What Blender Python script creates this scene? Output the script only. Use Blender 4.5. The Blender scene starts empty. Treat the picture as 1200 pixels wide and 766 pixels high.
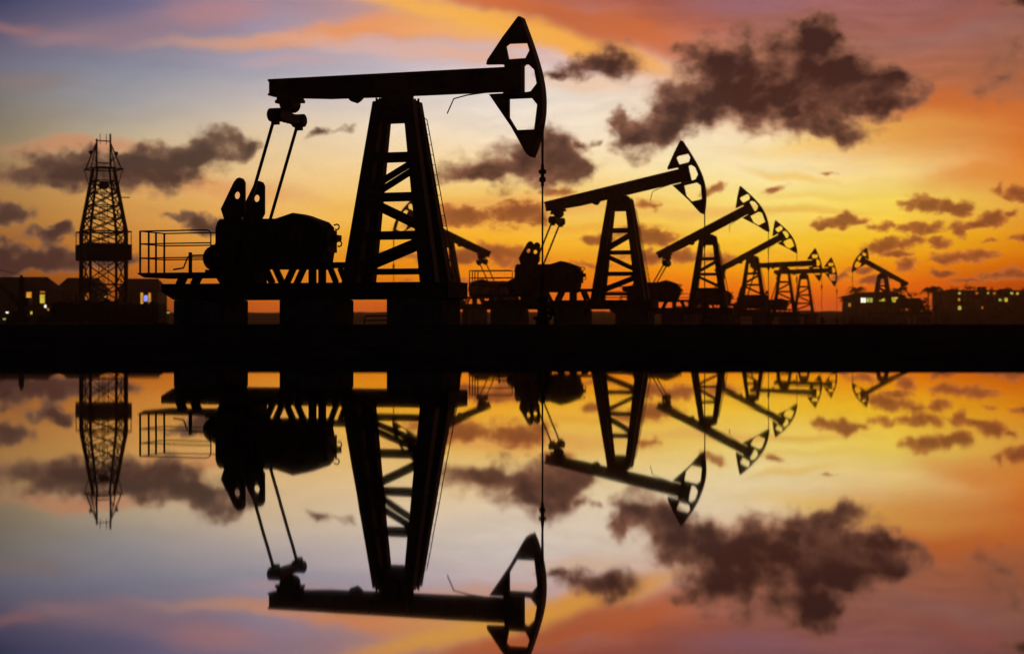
import bpy, bmesh, math, random
from mathutils import Vector, Matrix, Quaternion

R = math.radians
random.seed(7)
scene = bpy.context.scene
col = scene.collection

# ------------------------------------------------------------------ camera
cam_data = bpy.data.cameras.new('camera')
cam_data.lens = 60.0
cam_data.sensor_width = 36.0
cam_data.shift_y = -3.5 / 1200
cam_data.clip_start = 0.1
cam_data.clip_end = 6000
cam_data.dof.use_dof = True
cam_data.dof.focus_distance = 58.0
cam_data.dof.aperture_fstop = 0.75
cam = bpy.data.objects.new('camera', cam_data)
cam.location = (0, 0, 0.667)
cam.rotation_euler = (R(90), 0, 0)
col.objects.link(cam)
scene.camera = cam

# ------------------------------------------------------------------ view
scene.render.engine = 'CYCLES'
scene.cycles.use_adaptive_sampling = True
scene.cycles.adaptive_threshold = 0.015
scene.cycles.adaptive_min_samples = 16
scene.cycles.max_bounces = 5
scene.cycles.diffuse_bounces = 2
scene.cycles.volume_bounces = 0
scene.view_settings.view_transform = 'Standard'
scene.view_settings.look = 'None'
scene.view_settings.exposure = 0.0
scene.view_settings.gamma = 1.0

# ------------------------------------------------------------------ sky
# sky, azimuth and elevation in degrees seen from the shore
SKY_COLUMNS = [
    (-16.70, [(0.01, (60,28,10)), (0.54, (85,40,14)), (1.22, (110,58,18)), (1.91, (140,78,26)), (2.73, (158,100,45)), (3.82, (172,125,68)), (4.91, (162,130,88)), (6.00, (138,125,102)), (7.08, (120,117,112)), (8.16, (110,110,128)), (9.23, (98,92,115)), (10.30, (62,66,98))]),
    (-12.68, [(0.01, (100,40,12)), (0.54, (140,60,14)), (1.24, (172,86,20)), (1.94, (196,110,32)), (2.78, (208,134,55)), (3.89, (212,155,80)), (5.00, (214,172,112)), (6.11, (192,174,142)), (7.21, (158,156,158)), (8.31, (135,138,155)), (9.40, (130,120,138)), (10.49, (106,102,134))]),
    (-8.53, [(0.01, (174,60,14)), (0.55, (208,86,16)), (1.26, (216,110,16)), (1.97, (222,135,35)), (2.82, (232,164,68)), (3.95, (235,180,100)), (5.07, (233,196,138)), (6.19, (226,201,162)), (7.31, (198,186,176)), (8.42, (164,162,174)), (9.53, (160,146,164)), (10.63, (152,134,154))]),
    (-4.29, [(0.01, (170,58,8)), (0.56, (214,84,8)), (1.27, (228,120,8)), (1.98, (234,145,16)), (2.84, (246,176,46)), (3.98, (246,198,100)), (5.11, (244,211,152)), (6.25, (238,217,186)), (7.37, (218,205,196)), (8.49, (188,179,188)), (9.61, (194,162,164)), (10.71, (190,146,142))]),
    (0.00, [(0.01, (170,56,8)), (0.56, (220,82,8)), (1.27, (234,118,4)), (1.99, (241,141,16)), (2.85, (248,180,44)), (3.99, (246,203,102)), (5.13, (246,219,164)), (6.26, (241,225,200)), (7.39, (228,219,210)), (8.52, (214,194,194)), (9.63, (214,170,160)), (10.74, (186,98,72))]),
    (4.29, [(0.01, (180,50,0)), (0.56, (228,76,0)), (1.27, (240,116,0)), (1.98, (244,153,16)), (2.84, (249,190,50)), (3.98, (248,209,100)), (5.11, (247,225,168)), (6.25, (244,227,198)), (7.37, (235,217,194)), (8.49, (228,196,186)), (9.61, (190,104,70)), (10.71, (160,90,78))]),
    (8.53, [(0.01, (180,46,0)), (0.55, (226,72,0)), (1.26, (240,120,0)), (1.97, (245,163,12)), (2.82, (248,201,54)), (3.95, (249,226,128)), (5.07, (247,227,170)), (6.19, (244,222,176)), (7.31, (222,166,122)), (8.42, (185,112,84)), (9.53, (158,100,90)), (10.63, (150,97,96))]),
    (12.68, [(0.01, (140,38,0)), (0.54, (200,58,0)), (1.24, (234,104,0)), (1.94, (240,146,7)), (2.78, (244,190,32)), (3.89, (247,216,90)), (5.00, (245,212,136)), (6.11, (238,186,105)), (7.21, (196,116,70)), (8.31, (172,106,80)), (9.40, (156,99,86)), (10.49, (154,98,96))]),
    (16.70, [(0.01, (80,24,0)), (0.54, (130,38,0)), (1.22, (186,70,0)), (1.91, (206,102,4)), (2.73, (226,142,18)), (3.82, (228,164,62)), (4.91, (220,132,54)), (6.00, (216,118,46)), (7.08, (184,104,58)), (8.16, (164,98,66)), (9.23, (148,96,84)), (10.30, (128,82,80))]),
]
DARK_CLOUDS = [
    (8.53, 7.53, 3.44, 1.32, 0, 1),
    (10.07, 8.06, 2.29, 1.49, 6, 1),
    (11.45, 7.58, 2.18, 1.09, 6, 1),
    (7.07, 8.01, 1.72, 1.26, -24, 1),
    (5.57, 7.3, 1.32, 0.69, -8, 1),
    (4.35, 6.3, 1.2, 0.8, 0, 1),
    (5.2, 6.52, 0.97, 0.52, 0, 1),
    (10.62, 6.21, 1.49, 0.4, 0, 1),
    (9.98, 9.38, 1.32, 0.86, 0, 1),
    (9.93, 9.99, 0.97, 0.29, -8, 0.8),
    (7.97, 9.1, 0.86, 0.97, 24, 0.85),
    (12.46, 7.41, 1.09, 0.69, 0, 1),
    (6.45, 8.85, 0.74, 0.74, 30, 0.6),
    (3.49, 6.59, 0.63, 0.4, 0, 1),
    (3.38, 8.73, 1.26, 0.69, 0, 0.85),
    (2.52, 8.51, 0.97, 0.43, 0, 0.8),
    (1.43, 8.35, 0.8, 0.2, 0, 0.7),
    (0.34, 5.3, 2.46, 0.86, 0, 1),
    (1.37, 5.86, 1.15, 0.86, 0, 1),
    (-1.26, 5.01, 1.43, 0.34, 0, 0.85),
    (2.12, 5.18, 0.63, 0.57, 0, 0.8),
    (2.46, 6.14, 0.34, 0.26, 0, 0.8),
    (16.83, 10.08, 0.69, 0.57, 0, 1),
    (16.44, 8.93, 0.86, 0.74, 20, 0.62),
    (15.64, 7.66, 1.15, 0.86, 0, 0.5),
]
LEFT_CLOUDS = [
    (-15.16, 5.01, 2.12, 0.74, 0, 1),
    (-13.77, 4.98, 2.01, 0.69, 0, 1),
    (-11.31, 5.09, 2.01, 0.86, 12, 1),
    (-10.26, 5.83, 1.43, 0.57, 22, 1),
    (-8.92, 5.85, 0.74, 0.46, 10, 1),
    (-12.27, 5.35, 1.03, 0.69, 0, 1),
    (-16.65, 3.6, 0.97, 0.49, 0, 1),
    (-16.33, 3.5, 0.57, 0.29, 0, 1),
    (-15.38, 2.99, 0.97, 0.26, 0, 1),
    (-14.84, 3.08, 0.63, 0.23, 0, 1),
    (-16.7, 2.18, 1.43, 0.63, 0, 1),
    (-16.12, 2.05, 1.43, 0.46, 0, 1),
    (-15.06, 2.47, 0.52, 0.52, 0, 1),
    (-14.84, 1.98, 1.43, 0.43, 0, 1),
    (-13.63, 1.99, 0.97, 0.43, 0, 1),
    (-12.68, 2.05, 0.86, 0.29, 0, 0.7),
    (-10.12, 3.37, 1.09, 0.4, 0, 1),
    (-11.59, 3.52, 0.46, 0.17, 0, 0.8),
    (-11.17, 3.47, 0.34, 0.14, 0, 0.8),
    (-10.76, 3.64, 0.4, 0.17, 0, 0.7),
    (-6.45, 6.45, 0.74, 0.2, 10, 0.62),
    (-5.48, 6.6, 0.57, 0.14, 10, 0.5),
]
LOW_CLOUDS = [
    (-1.6, 3.59, 1.55, 0.52, 0, 1),
    (0.11, 3.7, 1.49, 0.57, 8, 1),
    (0.92, 3.48, 0.8, 0.4, 0, 0.8),
    (-0.23, 2.3, 1.66, 0.52, -10, 1),
    (-1.58, 2.28, 1.43, 0.34, 0, 1),
    (-2.72, 3.36, 1.72, 0.4, 0, 0.7),
    (-3.72, 2.27, 1.72, 0.26, 0, 0.6),
    (1.37, 4.42, 1.15, 0.23, 0, 0.6),
    (4.57, 2.95, 1.55, 0.46, -8, 1),
    (2.95, 2.82, 0.8, 0.29, 0, 0.9),
    (5.14, 2.27, 2.06, 0.37, 0, 1),
    (6.84, 2.17, 1.15, 0.26, 0, 0.8),
    (4.49, 3.98, 0.69, 0.26, 0, 0.7),
    (6.7, 4.47, 0.69, 0.26, 25, 0.8),
    (8.75, 4.45, 0.63, 0.17, 20, 0.7),
    (10.48, 4.99, 0.52, 0.17, 0, 0.6),
    (14.44, 3.75, 1.15, 0.4, -4, 1),
    (13.66, 3.93, 0.92, 0.4, -15, 1),
    (13.17, 3.89, 0.63, 0.26, 0, 0.8),
    (13.5, 3.13, 1.03, 0.34, 0, 1),
    (10.9, 3.36, 1.2, 0.26, 4, 1),
    (11.17, 3.44, 0.63, 0.29, 0, 1),
    (10.43, 3.25, 0.63, 0.17, 0, 1),
    (12.46, 2.56, 1.2, 0.4, 8, 1),
    (13.06, 2.72, 0.86, 0.26, 8, 1),
    (14.74, 2.17, 1.32, 0.32, 0, 1),
    (15.27, 2.25, 0.97, 0.26, 0, 1),
    (14.2, 2.12, 0.69, 0.2, 0, 1),
    (15.7, 3.37, 0.86, 0.37, 8, 1),
    (15.24, 3.19, 0.69, 0.23, 0, 1),
    (16.17, 3.56, 0.57, 0.2, 10, 0.8),
    (14.68, 3.06, 0.4, 0.46, 0, 0.9),
    (13.98, 2.68, 0.57, 0.26, 0, 0.9),
    (16.65, 4.15, 0.97, 0.37, -6, 1),
    (15.96, 4.33, 0.4, 0.29, 0, 0.7),
    (13.01, 1.94, 0.57, 0.34, 0, 1),
    (12.73, 2.3, 0.69, 0.2, 0, 1),
    (14.17, 1.65, 0.63, 0.17, 0, 1),
    (16.33, 1.64, 0.74, 0.32, 0, 1),
    (15.77, 1.53, 0.74, 0.2, 0, 1),
    (16.75, 2.78, 0.63, 0.2, 0, 1),
    (15.64, 2.66, 0.4, 0.14, 0, 0.7),
    (11.72, 1.78, 0.92, 0.17, 4, 0.8),
    (11.91, 1.42, 0.86, 0.2, 0, 1),
    (12.27, 3.2, 0.69, 0.23, 0, 0.75),
    (10.9, 1.56, 0.57, 0.17, 0, 0.8),
    (15.11, 1.4, 1.15, 0.11, 0, 0.8),
    (-3.72, 1.41, 0.86, 0.14, 0, 0.5),
    (-1.15, 1.42, 1.15, 0.17, 0, 0.6),
    (2.58, 1.99, 1.72, 0.17, 0, 0.55),
]
CIRRUS = [
    ((-8.53, 9.36, 3.44, 0.29, 4, 0.68), (220, 160, 124)),
    ((-5.99, 9.69, 2.86, 0.37, 8, 0.75), (230, 156, 110)),
    ((-3.72, 9.89, 2.86, 0.54, 4, 0.85), (236, 152, 94)),
    ((-1.58, 9.69, 2.58, 0.37, -4, 0.85), (243, 172, 108)),
    ((-3.43, 10.59, 2.44, 0.29, -12, 0.9), (242, 168, 88)),
    ((-1.0, 10.11, 3.44, 0.49, -9, 0.92), (248, 182, 86)),
    ((1.29, 9.55, 3.29, 0.4, -16, 0.92), (247, 174, 76)),
    ((3.49, 8.89, 2.58, 0.49, -16, 0.85), (246, 172, 76)),
    ((0.0, 10.61, 2.86, 0.23, -9, 0.85), (212, 112, 58)),
    ((3.01, 9.9, 3.44, 0.49, -13, 0.9), (194, 102, 62)),
    ((5.14, 9.32, 2.58, 0.52, -14, 0.6), (210, 112, 66)),
    ((-9.93, 10.31, 1.72, 0.46, 10, 0.5), (200, 136, 126)),
    ((-16.17, 9.47, 1.15, 0.23, 0, 0.6), (164, 116, 112)),
    ((-14.71, 9.16, 1.43, 0.26, 4, 0.55), (160, 124, 128)),
    ((-15.77, 7.77, 1.32, 0.34, 6, 0.5), (146, 124, 118)),
    ((-12.68, 9.51, 2.86, 0.57, 8, 0.45), (160, 126, 134)),
    ((-3.72, 9.11, 3.72, 0.34, -6, 0.7), (224, 180, 168)),
    ((-1.15, 8.91, 2.58, 0.23, -4, 0.7), (228, 176, 150)),
    ((-7.27, 8.73, 1.72, 0.23, 5, 0.5), (200, 164, 168)),
    ((-14.84, 5.73, 1.72, 0.29, 0, 0.7), (202, 140, 100)),
    ((-13.22, 5.82, 1.43, 0.29, 0, 0.7), (206, 140, 104)),
    ((2.58, 8.0, 2.01, 0.34, -4, 0.6), (240, 200, 160)),
    ((7.97, 7.88, 1.15, 0.86, 0, 0.9), (226, 140, 84)),
    ((11.59, 6.14, 3.72, 0.4, 6, 0.7), (250, 206, 100)),
    ((14.04, 6.35, 3.44, 0.74, 6, 0.6), (218, 128, 56)),
    ((15.38, 4.73, 2.29, 0.4, 4, 0.7), (228, 140, 56)),
    ((14.84, 7.01, 2.86, 0.52, -4, 0.6), (208, 106, 44)),
    ((9.37, 4.92, 1.43, 0.14, -10, 0.6), (244, 196, 90)),
    ((-1.15, 3.99, 4.58, 0.23, 0, 0.5), (236, 164, 84)),
    ((1.15, 4.1, 4.3, 0.34, 0, 0.6), (238, 170, 88)),
    ((6.56, 3.74, 3.72, 0.2, 0, 0.6), (238, 176, 92)),
    ((10.2, 4.26, 2.29, 0.14, 0, 0.5), (246, 202, 90)),
    ((-10.48, 4.54, 3.72, 0.34, -4, 0.6), (226, 150, 90)),
    ((2.86, 3.19, 3.44, 0.2, 0, 0.5), (240, 166, 50)),
    ((9.93, 3.73, 2.01, 0.14, 0, 0.6), (238, 186, 78)),
    ((7.69, 10.51, 2.01, 0.4, 0, 0.5), (150, 106, 122)),
    ((13.5, 9.24, 3.44, 0.46, 8, 0.5), (160, 112, 104)),
    ((14.84, 9.86, 2.58, 0.29, 10, 0.5), (164, 92, 78)),
]


def lin(c):
    o = []
    for v in c[:3]:
        v = v / 255.0
        o.append(v / 12.92 if v <= 0.04045 else ((v + 0.055) / 1.055) ** 2.4)
    return (o[0], o[1], o[2], 1.0)


SUN_AZ = 7.0       # degrees to the right of the view axis
SUN_EL = 0.5
DOME = 0.04       # strength of the twilight sky outside the afterglow
# shade, rim, opacity, edge start, edge end, roughness of the edge, size
LOW_STYLE = (lin((126, 58, 34)), lin((200, 112, 54)), 0.90, 0.12, 0.56, 1.0, 1.08)
LEFT_STYLE = (lin((62, 43, 42)), lin((136, 100, 78)), 0.95, 0.10, 0.68, 0.95, 1.26)
DARK_STYLE = (lin((56, 32, 30)), lin((160, 106, 82)), 0.98, 0.06, 0.70, 0.95, 1.3)
world = bpy.data.worlds.new('World')
scene.world = world
world.use_nodes = True
world.node_tree.nodes.clear()
nt = bpy.data.node_groups.new('evening_sky', 'ShaderNodeTree')
nt.interface.new_socket('Shader', in_out='OUTPUT', socket_type='NodeSocketShader')


def N(kind, **kw):
    n = nt.nodes.new(kind)
    for k, v in kw.items():
        setattr(n, k, v)
    return n


def L(a, b):
    nt.links.new(a, b)


def M(op, a, b=None, c=None, clamp=False):
    n = N('ShaderNodeMath', operation=op, use_clamp=clamp)
    for i, v in enumerate((a, b, c)):
        if v is None:
            continue
        if isinstance(v, (int, float)):
            n.inputs[i].default_value = v
        else:
            L(v, n.inputs[i])
    return n.outputs[0]


def maprange(v, a, b, c=0.0, d=1.0, smooth=False):
    n = N('ShaderNodeMapRange', interpolation_type='SMOOTHSTEP' if smooth else 'LINEAR')
    L(v, n.inputs[0])
    for i, x in zip((1, 2, 3, 4), (a, b, c, d)):
        n.inputs[i].default_value = x
    return n.outputs[0]


def mix(fac, a, b, mode='MIX'):
    n = N('ShaderNodeMix', data_type='RGBA', blend_type=mode)
    for sock, v in ((n.inputs[0], fac), (n.inputs[6], a), (n.inputs[7], b)):
        if isinstance(v, (int, float)):
            sock.default_value = v
        elif isinstance(v, tuple):
            sock.default_value = v
        else:
            L(v, sock)
    return n.outputs[2]


def build_sky():
    """Afterglow in the west, split into tiles so that each ray only works through the clouds near it."""
    tc = N('ShaderNodeTexCoord')
    sep = N('ShaderNodeSeparateXYZ')
    L(tc.outputs['Generated'], sep.inputs[0])
    x, y, z = sep.outputs
    az = M('MULTIPLY', M('ARCTAN2', x, y), 180 / math.pi)
    el = M('MULTIPLY', M('ARCSINE', z), 180 / math.pi)
    comb = N('ShaderNodeCombineXYZ')
    L(az, comb.inputs[0])
    L(el, comb.inputs[1])
    uv = comb.outputs[0]

    def noise(scale, detail, rough=0.55, stretch=(1, 1, 1), offs=(0, 0, 0), vec=None):
        mp = N('ShaderNodeMapping')
        L(vec or uv, mp.inputs[0])
        mp.inputs['Scale'].default_value = stretch
        mp.inputs['Location'].default_value = offs
        n = N('ShaderNodeTexNoise', noise_dimensions='2D')
        L(mp.outputs[0], n.inputs['Vector'])
        n.inputs['Scale'].default_value = scale
        n.inputs['Detail'].default_value = detail
        n.inputs['Roughness'].default_value = rough
        return n

    def warped(scale, amp, offs, detail=3.0, src=None):
        n = noise(scale, detail, offs=offs)
        s = N('ShaderNodeVectorMath', operation='SUBTRACT')
        L(n.outputs['Color'], s.inputs[0])
        s.inputs[1].default_value = (0.5, 0.5, 0.5)
        m = N('ShaderNodeVectorMath', operation='MULTIPLY')
        L(s.outputs[0], m.inputs[0])
        m.inputs[1].default_value = (amp, amp * 0.8, 0)
        a = N('ShaderNodeVectorMath', operation='ADD')
        L(src or uv, a.inputs[0])
        L(m.outputs[0], a.inputs[1])
        return a.outputs[0]

    # the whole dome: a physical twilight sky under broken dark cloud
    nish = N('ShaderNodeTexSky', sky_type='NISHITA')
    nish.sun_disc = False
    nish.sun_elevation = R(SUN_EL)
    nish.sun_rotation = R(SUN_AZ)
    nish.air_density = 1.4
    nish.dust_density = 2.5
    nish.ozone_density = 2.0
    dome = mix(1.0, nish.outputs[0], (DOME, DOME, DOME, 1), 'MULTIPLY')
    far = noise(0.10, 4.0, 0.55, stretch=(0.5, 1.1, 1), offs=(4, 8, 0))
    dome = mix(maprange(far.outputs['Fac'], 0.48, 0.66, 0.0, 0.6, smooth=True), dome, lin((44, 38, 46)))
    f_el = maprange(el, 10.8, 40, smooth=True)
    f_az = maprange(M('ABSOLUTE', M('SUBTRACT', az, 2.0)), 19, 85, smooth=True)
    out_f = M('MAXIMUM', f_el, f_az)

    # shared fields
    slow = noise(0.16, 2.0, offs=(3, 1, 0), stretch=(0.5, 1.6, 1))
    elw = M('ADD', el, M('MULTIPLY', M('SUBTRACT', slow.outputs['Fac'], 0.5), 0.9))
    fac_el = maprange(elw, 0.0, 12.0)
    w1 = warped(0.8, 1.5, (11, 5, 0), 4.0)
    wv = warped(0.35, 1.0, (5, 2, 0), 3.0)
    streak = noise(0.9, 4.0, 0.6, stretch=(0.22, 1.5, 1), offs=(1, 4, 0), vec=wv).outputs['Fac']
    fine = noise(1.35, 7.0, 0.55, offs=(2, 9, 0), stretch=(0.8, 1.15, 1)).outputs['Fac']
    fine2 = noise(2.6, 6.0, 0.6, offs=(8, 3, 0), stretch=(0.75, 1.2, 1)).outputs['Fac']
    broad = noise(0.55, 3.0, 0.5, offs=(12, 7, 0), stretch=(0.8, 1.3, 1), vec=w1).outputs['Fac']
    wisp = noise(1.9, 5.0, 0.6, offs=(6, 1, 0), stretch=(0.3, 1.6, 1), vec=wv).outputs['Fac']
    w2 = warped(1.9, 0.5, (1, 15, 0), 4.0)
    tint = mix(streak, (0.93, 0.92, 0.92, 1), (1.16, 1.14, 1.13, 1))
    wa = M('MULTIPLY', maprange(el, 4.0, 8.0, 0.10, 0.60), maprange(az, -6.0, 7.0, 0.15, 1.0))
    tint = mix(1.0, tint, mix(wa, (1, 1, 1, 1), mix(wisp, (0.62, 0.60, 0.60, 1), (1.40, 1.38, 1.38, 1))), 'MULTIPLY')

    def blob(vec, a, e, rx, ry, rot, grow):
        mp = N('ShaderNodeMapping', vector_type='TEXTURE')
        L(vec, mp.inputs[0])
        mp.inputs['Location'].default_value = (a, e, 0)
        mp.inputs['Rotation'].default_value = (0, 0, R(rot))
        mp.inputs['Scale'].default_value = (rx * grow, ry * grow, 1)
        g = N('ShaderNodeTexGradient', gradient_type='SPHERICAL')
        L(mp.outputs[0], g.inputs[0])
        return g.outputs['Fac']

    def reaches(b, grow, margin, t):
        a, e, rx, ry, rot, w = b
        c, s = abs(math.cos(R(rot))), abs(math.sin(R(rot)))
        hx, hy = (rx * c + ry * s) * grow + margin, (rx * s + ry * c) * grow + margin
        return a + hx > t[0] and a - hx < t[1] and e + hy > t[2] and e - hy < t[3]

    def clouds(sky, items, warp, margin, t, shade, rim, opac, lo, hi, namp, grow, nz):
        field = None
        for b in items:
            if not reaches(b, grow, margin, t):
                continue
            v = blob(warp, *b[:5], grow)
            if b[5] != 1:
                v = M('MULTIPLY', v, b[5])
            field = v if field is None else (M('MAXIMUM', field, v) if nz is fine2 else M('SUBTRACT', M('ADD', field, v), M('MULTIPLY', field, v)))
        if field is None:
            return sky
        gate = maprange(field, 0.0, 0.22)
        f = M('ADD', field, M('MULTIPLY', M('MULTIPLY', M('SUBTRACT', nz, 0.5), namp), gate))
        alpha = maprange(f, lo, hi, 0.0, opac, smooth=True)
        core = maprange(f, lo + 0.05, hi + 0.34, smooth=True)
        mott = M('ADD', M('ADD', core, M('MULTIPLY', M('SUBTRACT', nz, 0.5), 0.22)), M('MULTIPLY', M('SUBTRACT', broad, 0.5), 1.0), clamp=True)
        return mix(alpha, sky, mix(mott, rim, shade))

    def tile(t):
        cols = SKY_COLUMNS
        i0 = max([i for i, c in enumerate(cols) if c[0] <= t[0]] or [0])
        i1 = min([i for i, c in enumerate(cols) if c[0] >= t[1]] or [len(cols) - 1])
        base = prev = None
        for a, stops in cols[i0:i1 + 1]:
            ramp = N('ShaderNodeValToRGB')
            L(fac_el, ramp.inputs[0])
            cr = ramp.color_ramp
            while len(cr.elements) < len(stops):
                cr.elements.new(0.5)
            for e, (v, c) in zip(cr.elements, stops):
                e.position = min(max(v / 12.0, 0), 1)
            for e, (v, c) in zip(cr.elements, stops):
                e.color = lin(c)
            base = ramp.outputs[0] if base is None else mix(maprange(az, prev, a), base, ramp.outputs[0])
            prev = a
        base = mix(1.0, base, tint, 'MULTIPLY')
        # high thin cloud, lit from below
        for b, c in CIRRUS:
            if not reaches(b, 1.5, 1.0, t):
                continue
            f = M('MULTIPLY', blob(wv, *b[:5], 1.5), M('ADD', streak, 0.55))
            base = mix(maprange(f, 0.0, 0.9, 0.0, b[5], smooth=True), base, lin(c))
        # cumulus, dark against the light
        base = clouds(base, LOW_CLOUDS, w2, 0.4, t, *LOW_STYLE, fine2)
        base = clouds(base, LEFT_CLOUDS, w1, 0.8, t, *LEFT_STYLE, fine)
        base = clouds(base, DARK_CLOUDS, w1, 0.8, t, *DARK_STYLE, fine)
        base = mix(out_f, base, dome)
        bg = N('ShaderNodeBackground')
        L(base, bg.inputs[0])
        return bg.outputs[0]

    def select(value, threshold, below, above):
        m = N('ShaderNodeMixShader')
        L(M('GREATER_THAN', value, threshold), m.inputs[0])
        L(below, m.inputs[1])
        L(above, m.inputs[2])
        return m.outputs[0]

    def tree(edges, value, make):
        if len(edges) == 2:
            return make(edges[0], edges[1])
        k = len(edges) // 2
        return select(value, edges[k], tree(edges[:k + 1], value, make), tree(edges[k:], value, make))

    A = [-180, -5, 4, 180]
    E = [-90, 90]
    near = tree(A, az, lambda a0, a1: tree(E, el, lambda e0, e1: tile((a0, a1, e0, e1))))
    bgd = N('ShaderNodeBackground')
    L(dome, bgd.inputs[0])
    whole = select(out_f, 0.9999, near, bgd.outputs[0])
    o = N('NodeGroupOutput')
    L(whole, o.inputs[0])
    wt = world.node_tree
    gn = wt.nodes.new('ShaderNodeGroup')
    gn.node_tree = nt
    wo = wt.nodes.new('ShaderNodeOutputWorld')
    wt.links.new(gn.outputs[0], wo.inputs[0])
    world.cycles.sampling_method = 'MANUAL'
    world.cycles.sample_map_resolution = 512


build_sky()

# ------------------------------------------------------------------ sun, just above the horizon behind the pumps
sun_data = bpy.data.lights.new('sun', 'SUN')
sun_data.energy = 0.25
sun_data.angle = R(0.5)
sun_data.color = (1.0, 0.55, 0.22)
sun = bpy.data.objects.new('sun', sun_data)
d = Vector((math.sin(R(SUN_AZ)) * math.cos(R(SUN_EL)), math.cos(R(SUN_AZ)) * math.cos(R(SUN_EL)), math.sin(R(SUN_EL))))
sun.rotation_euler = d.to_track_quat('Z', 'Y').to_euler()
col.objects.link(sun)


# ------------------------------------------------------------------ materials
def material(name, base, rough=0.7, spec=0.3, metal=0.0, vary=0.35, scale=3.0, bump=0.0):
    m = bpy.data.materials.new(name)
    m.use_nodes = True
    t = m.node_tree
    b = t.nodes['Principled BSDF']
    tc = t.nodes.new('ShaderNodeTexCoord')
    n = t.nodes.new('ShaderNodeTexNoise')
    n.inputs['Scale'].default_value = scale
    n.inputs['Detail'].default_value = 6
    t.links.new(tc.outputs['Object'], n.inputs['Vector'])
    r = t.nodes.new('ShaderNodeValToRGB')
    r.color_ramp.elements[0].position = 0.3
    r.color_ramp.elements[1].position = 0.7
    r.color_ramp.elements[0].color = tuple(v * (1 - vary) for v in base) + (1,)
    r.color_ramp.elements[1].color = tuple(v * (1 + vary) for v in base) + (1,)
    t.links.new(n.outputs['Fac'], r.inputs[0])
    t.links.new(r.outputs[0], b.inputs['Base Color'])
    b.inputs['Roughness'].default_value = rough
    b.inputs['Specular IOR Level'].default_value = spec
    b.inputs['Metallic'].default_value = metal
    if bump:
        bn = t.nodes.new('ShaderNodeBump')
        bn.inputs['Strength'].default_value = bump
        bn.inputs['Distance'].default_value = 0.02
        t.links.new(n.outputs['Fac'], bn.inputs['Height'])
        t.links.new(bn.outputs[0], b.inputs['Normal'])
    return m


def emitter(name, c, strength, vary=0.4):
    m = bpy.data.materials.new(name)
    m.use_nodes = True
    t = m.node_tree
    b = t.nodes['Principled BSDF']
    tc = t.nodes.new('ShaderNodeTexCoord')
    n = t.nodes.new('ShaderNodeTexNoise')
    n.inputs['Scale'].default_value = 1.3
    t.links.new(tc.outputs['Object'], n.inputs['Vector'])
    r = t.nodes.new('ShaderNodeValToRGB')
    l = lin(c)
    r.color_ramp.elements[0].position = 0.3
    r.color_ramp.elements[1].position = 0.65
    r.color_ramp.elements[0].color = tuple(v * (1 - vary) for v in l[:3]) + (1,)
    r.color_ramp.elements[1].color = l
    t.links.new(n.outputs['Fac'], r.inputs[0])
    b.inputs['Base Color'].default_value = (0.05, 0.05, 0.05, 1)
    t.links.new(r.outputs[0], b.inputs['Emission Color'])
    b.inputs['Emission Strength'].default_value = strength
    return m


MAT = {
    'steel': material('dark_painted_steel', (0.022, 0.019, 0.017), 0.65, 0.25, bump=0.2),
    'rust': material('weathered_steel', (0.030, 0.020, 0.014), 0.8, 0.2, bump=0.3),
    'concrete': material('weathered_concrete', (0.085, 0.08, 0.075), 0.95, 0.1, scale=2.0, bump=0.4),
    'mud': material('dark_mud', (0.030, 0.025, 0.020), 1.0, 0.0, scale=0.8, bump=0.0),
    'earth': material('far_earth', (0.035, 0.03, 0.022), 1.0, 0.0, scale=0.05),
    'leaf': material('leaf', (0.035, 0.05, 0.02), 0.8, 0.1, scale=0.7),
    'bark': material('bark', (0.05, 0.04, 0.03), 0.9, 0.1, scale=4.0),
    'wall': material('rendered_wall', (0.075, 0.055, 0.042), 0.9, 0.1, scale=0.6),
    'roof': material('dull_roof_tile', (0.055, 0.036, 0.03), 0.9, 0.1, scale=1.5),
    'frame': material('window_frame', (0.05, 0.045, 0.04), 0.7, 0.2),
    'glass': material('dark_window_glass', (0.01, 0.01, 0.012), 0.15, 0.5, vary=0.2),
    'lit_warm': emitter('lit_window_warm', (255, 176, 60), 0.8),
    'lit_orange': emitter('lit_window_orange', (240, 130, 40), 0.55),
    'lit_yellow': emitter('lit_window_yellow', (250, 222, 80), 0.75),
    'lit_white': emitter('lit_lamp_white', (255, 245, 220), 1.5, 0.1),
    'lit_green': emitter('lit_window_green', (214, 220, 110), 0.7),
    'lit_blue': emitter('lit_window_blue', (150, 160, 255), 1.1, 0.2),
}


def water_material():
    m = bpy.data.materials.new('still_water')
    m.use_nodes = True
    t = m.node_tree
    b = t.nodes['Principled BSDF']
    b.inputs['Base Color'].default_value = (0.49, 0.44, 0.44, 1)
    b.inputs['Metallic'].default_value = 1.0
    b.inputs['Roughness'].default_value = 0.018
    tc = t.nodes.new('ShaderNodeTexCoord')
    mp = t.nodes.new('ShaderNodeMapping')
    mp.inputs['Scale'].default_value = (1.0, 0.45, 1)
    n = t.nodes.new('ShaderNodeTexNoise')
    n.inputs['Scale'].default_value = 1.6
    n.inputs['Detail'].default_value = 3
    t.links.new(tc.outputs['Object'], mp.inputs[0])
    t.links.new(mp.outputs[0], n.inputs['Vector'])
    bn = t.nodes.new('ShaderNodeBump')
    bn.inputs['Strength'].default_value = 1.0
    bn.inputs['Distance'].default_value = 0.0006
    t.links.new(n.outputs['Fac'], bn.inputs['Height'])
    t.links.new(bn.outputs[0], b.inputs['Normal'])
    return m


MAT['water'] = water_material()


# ------------------------------------------------------------------ helpers
def tag(o, label=None, cat=None, group=None, kind=None):
    for k, v in (('label', label), ('category', cat), ('group', group), ('kind', kind)):
        if v:
            o[k] = v
    return o


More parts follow.
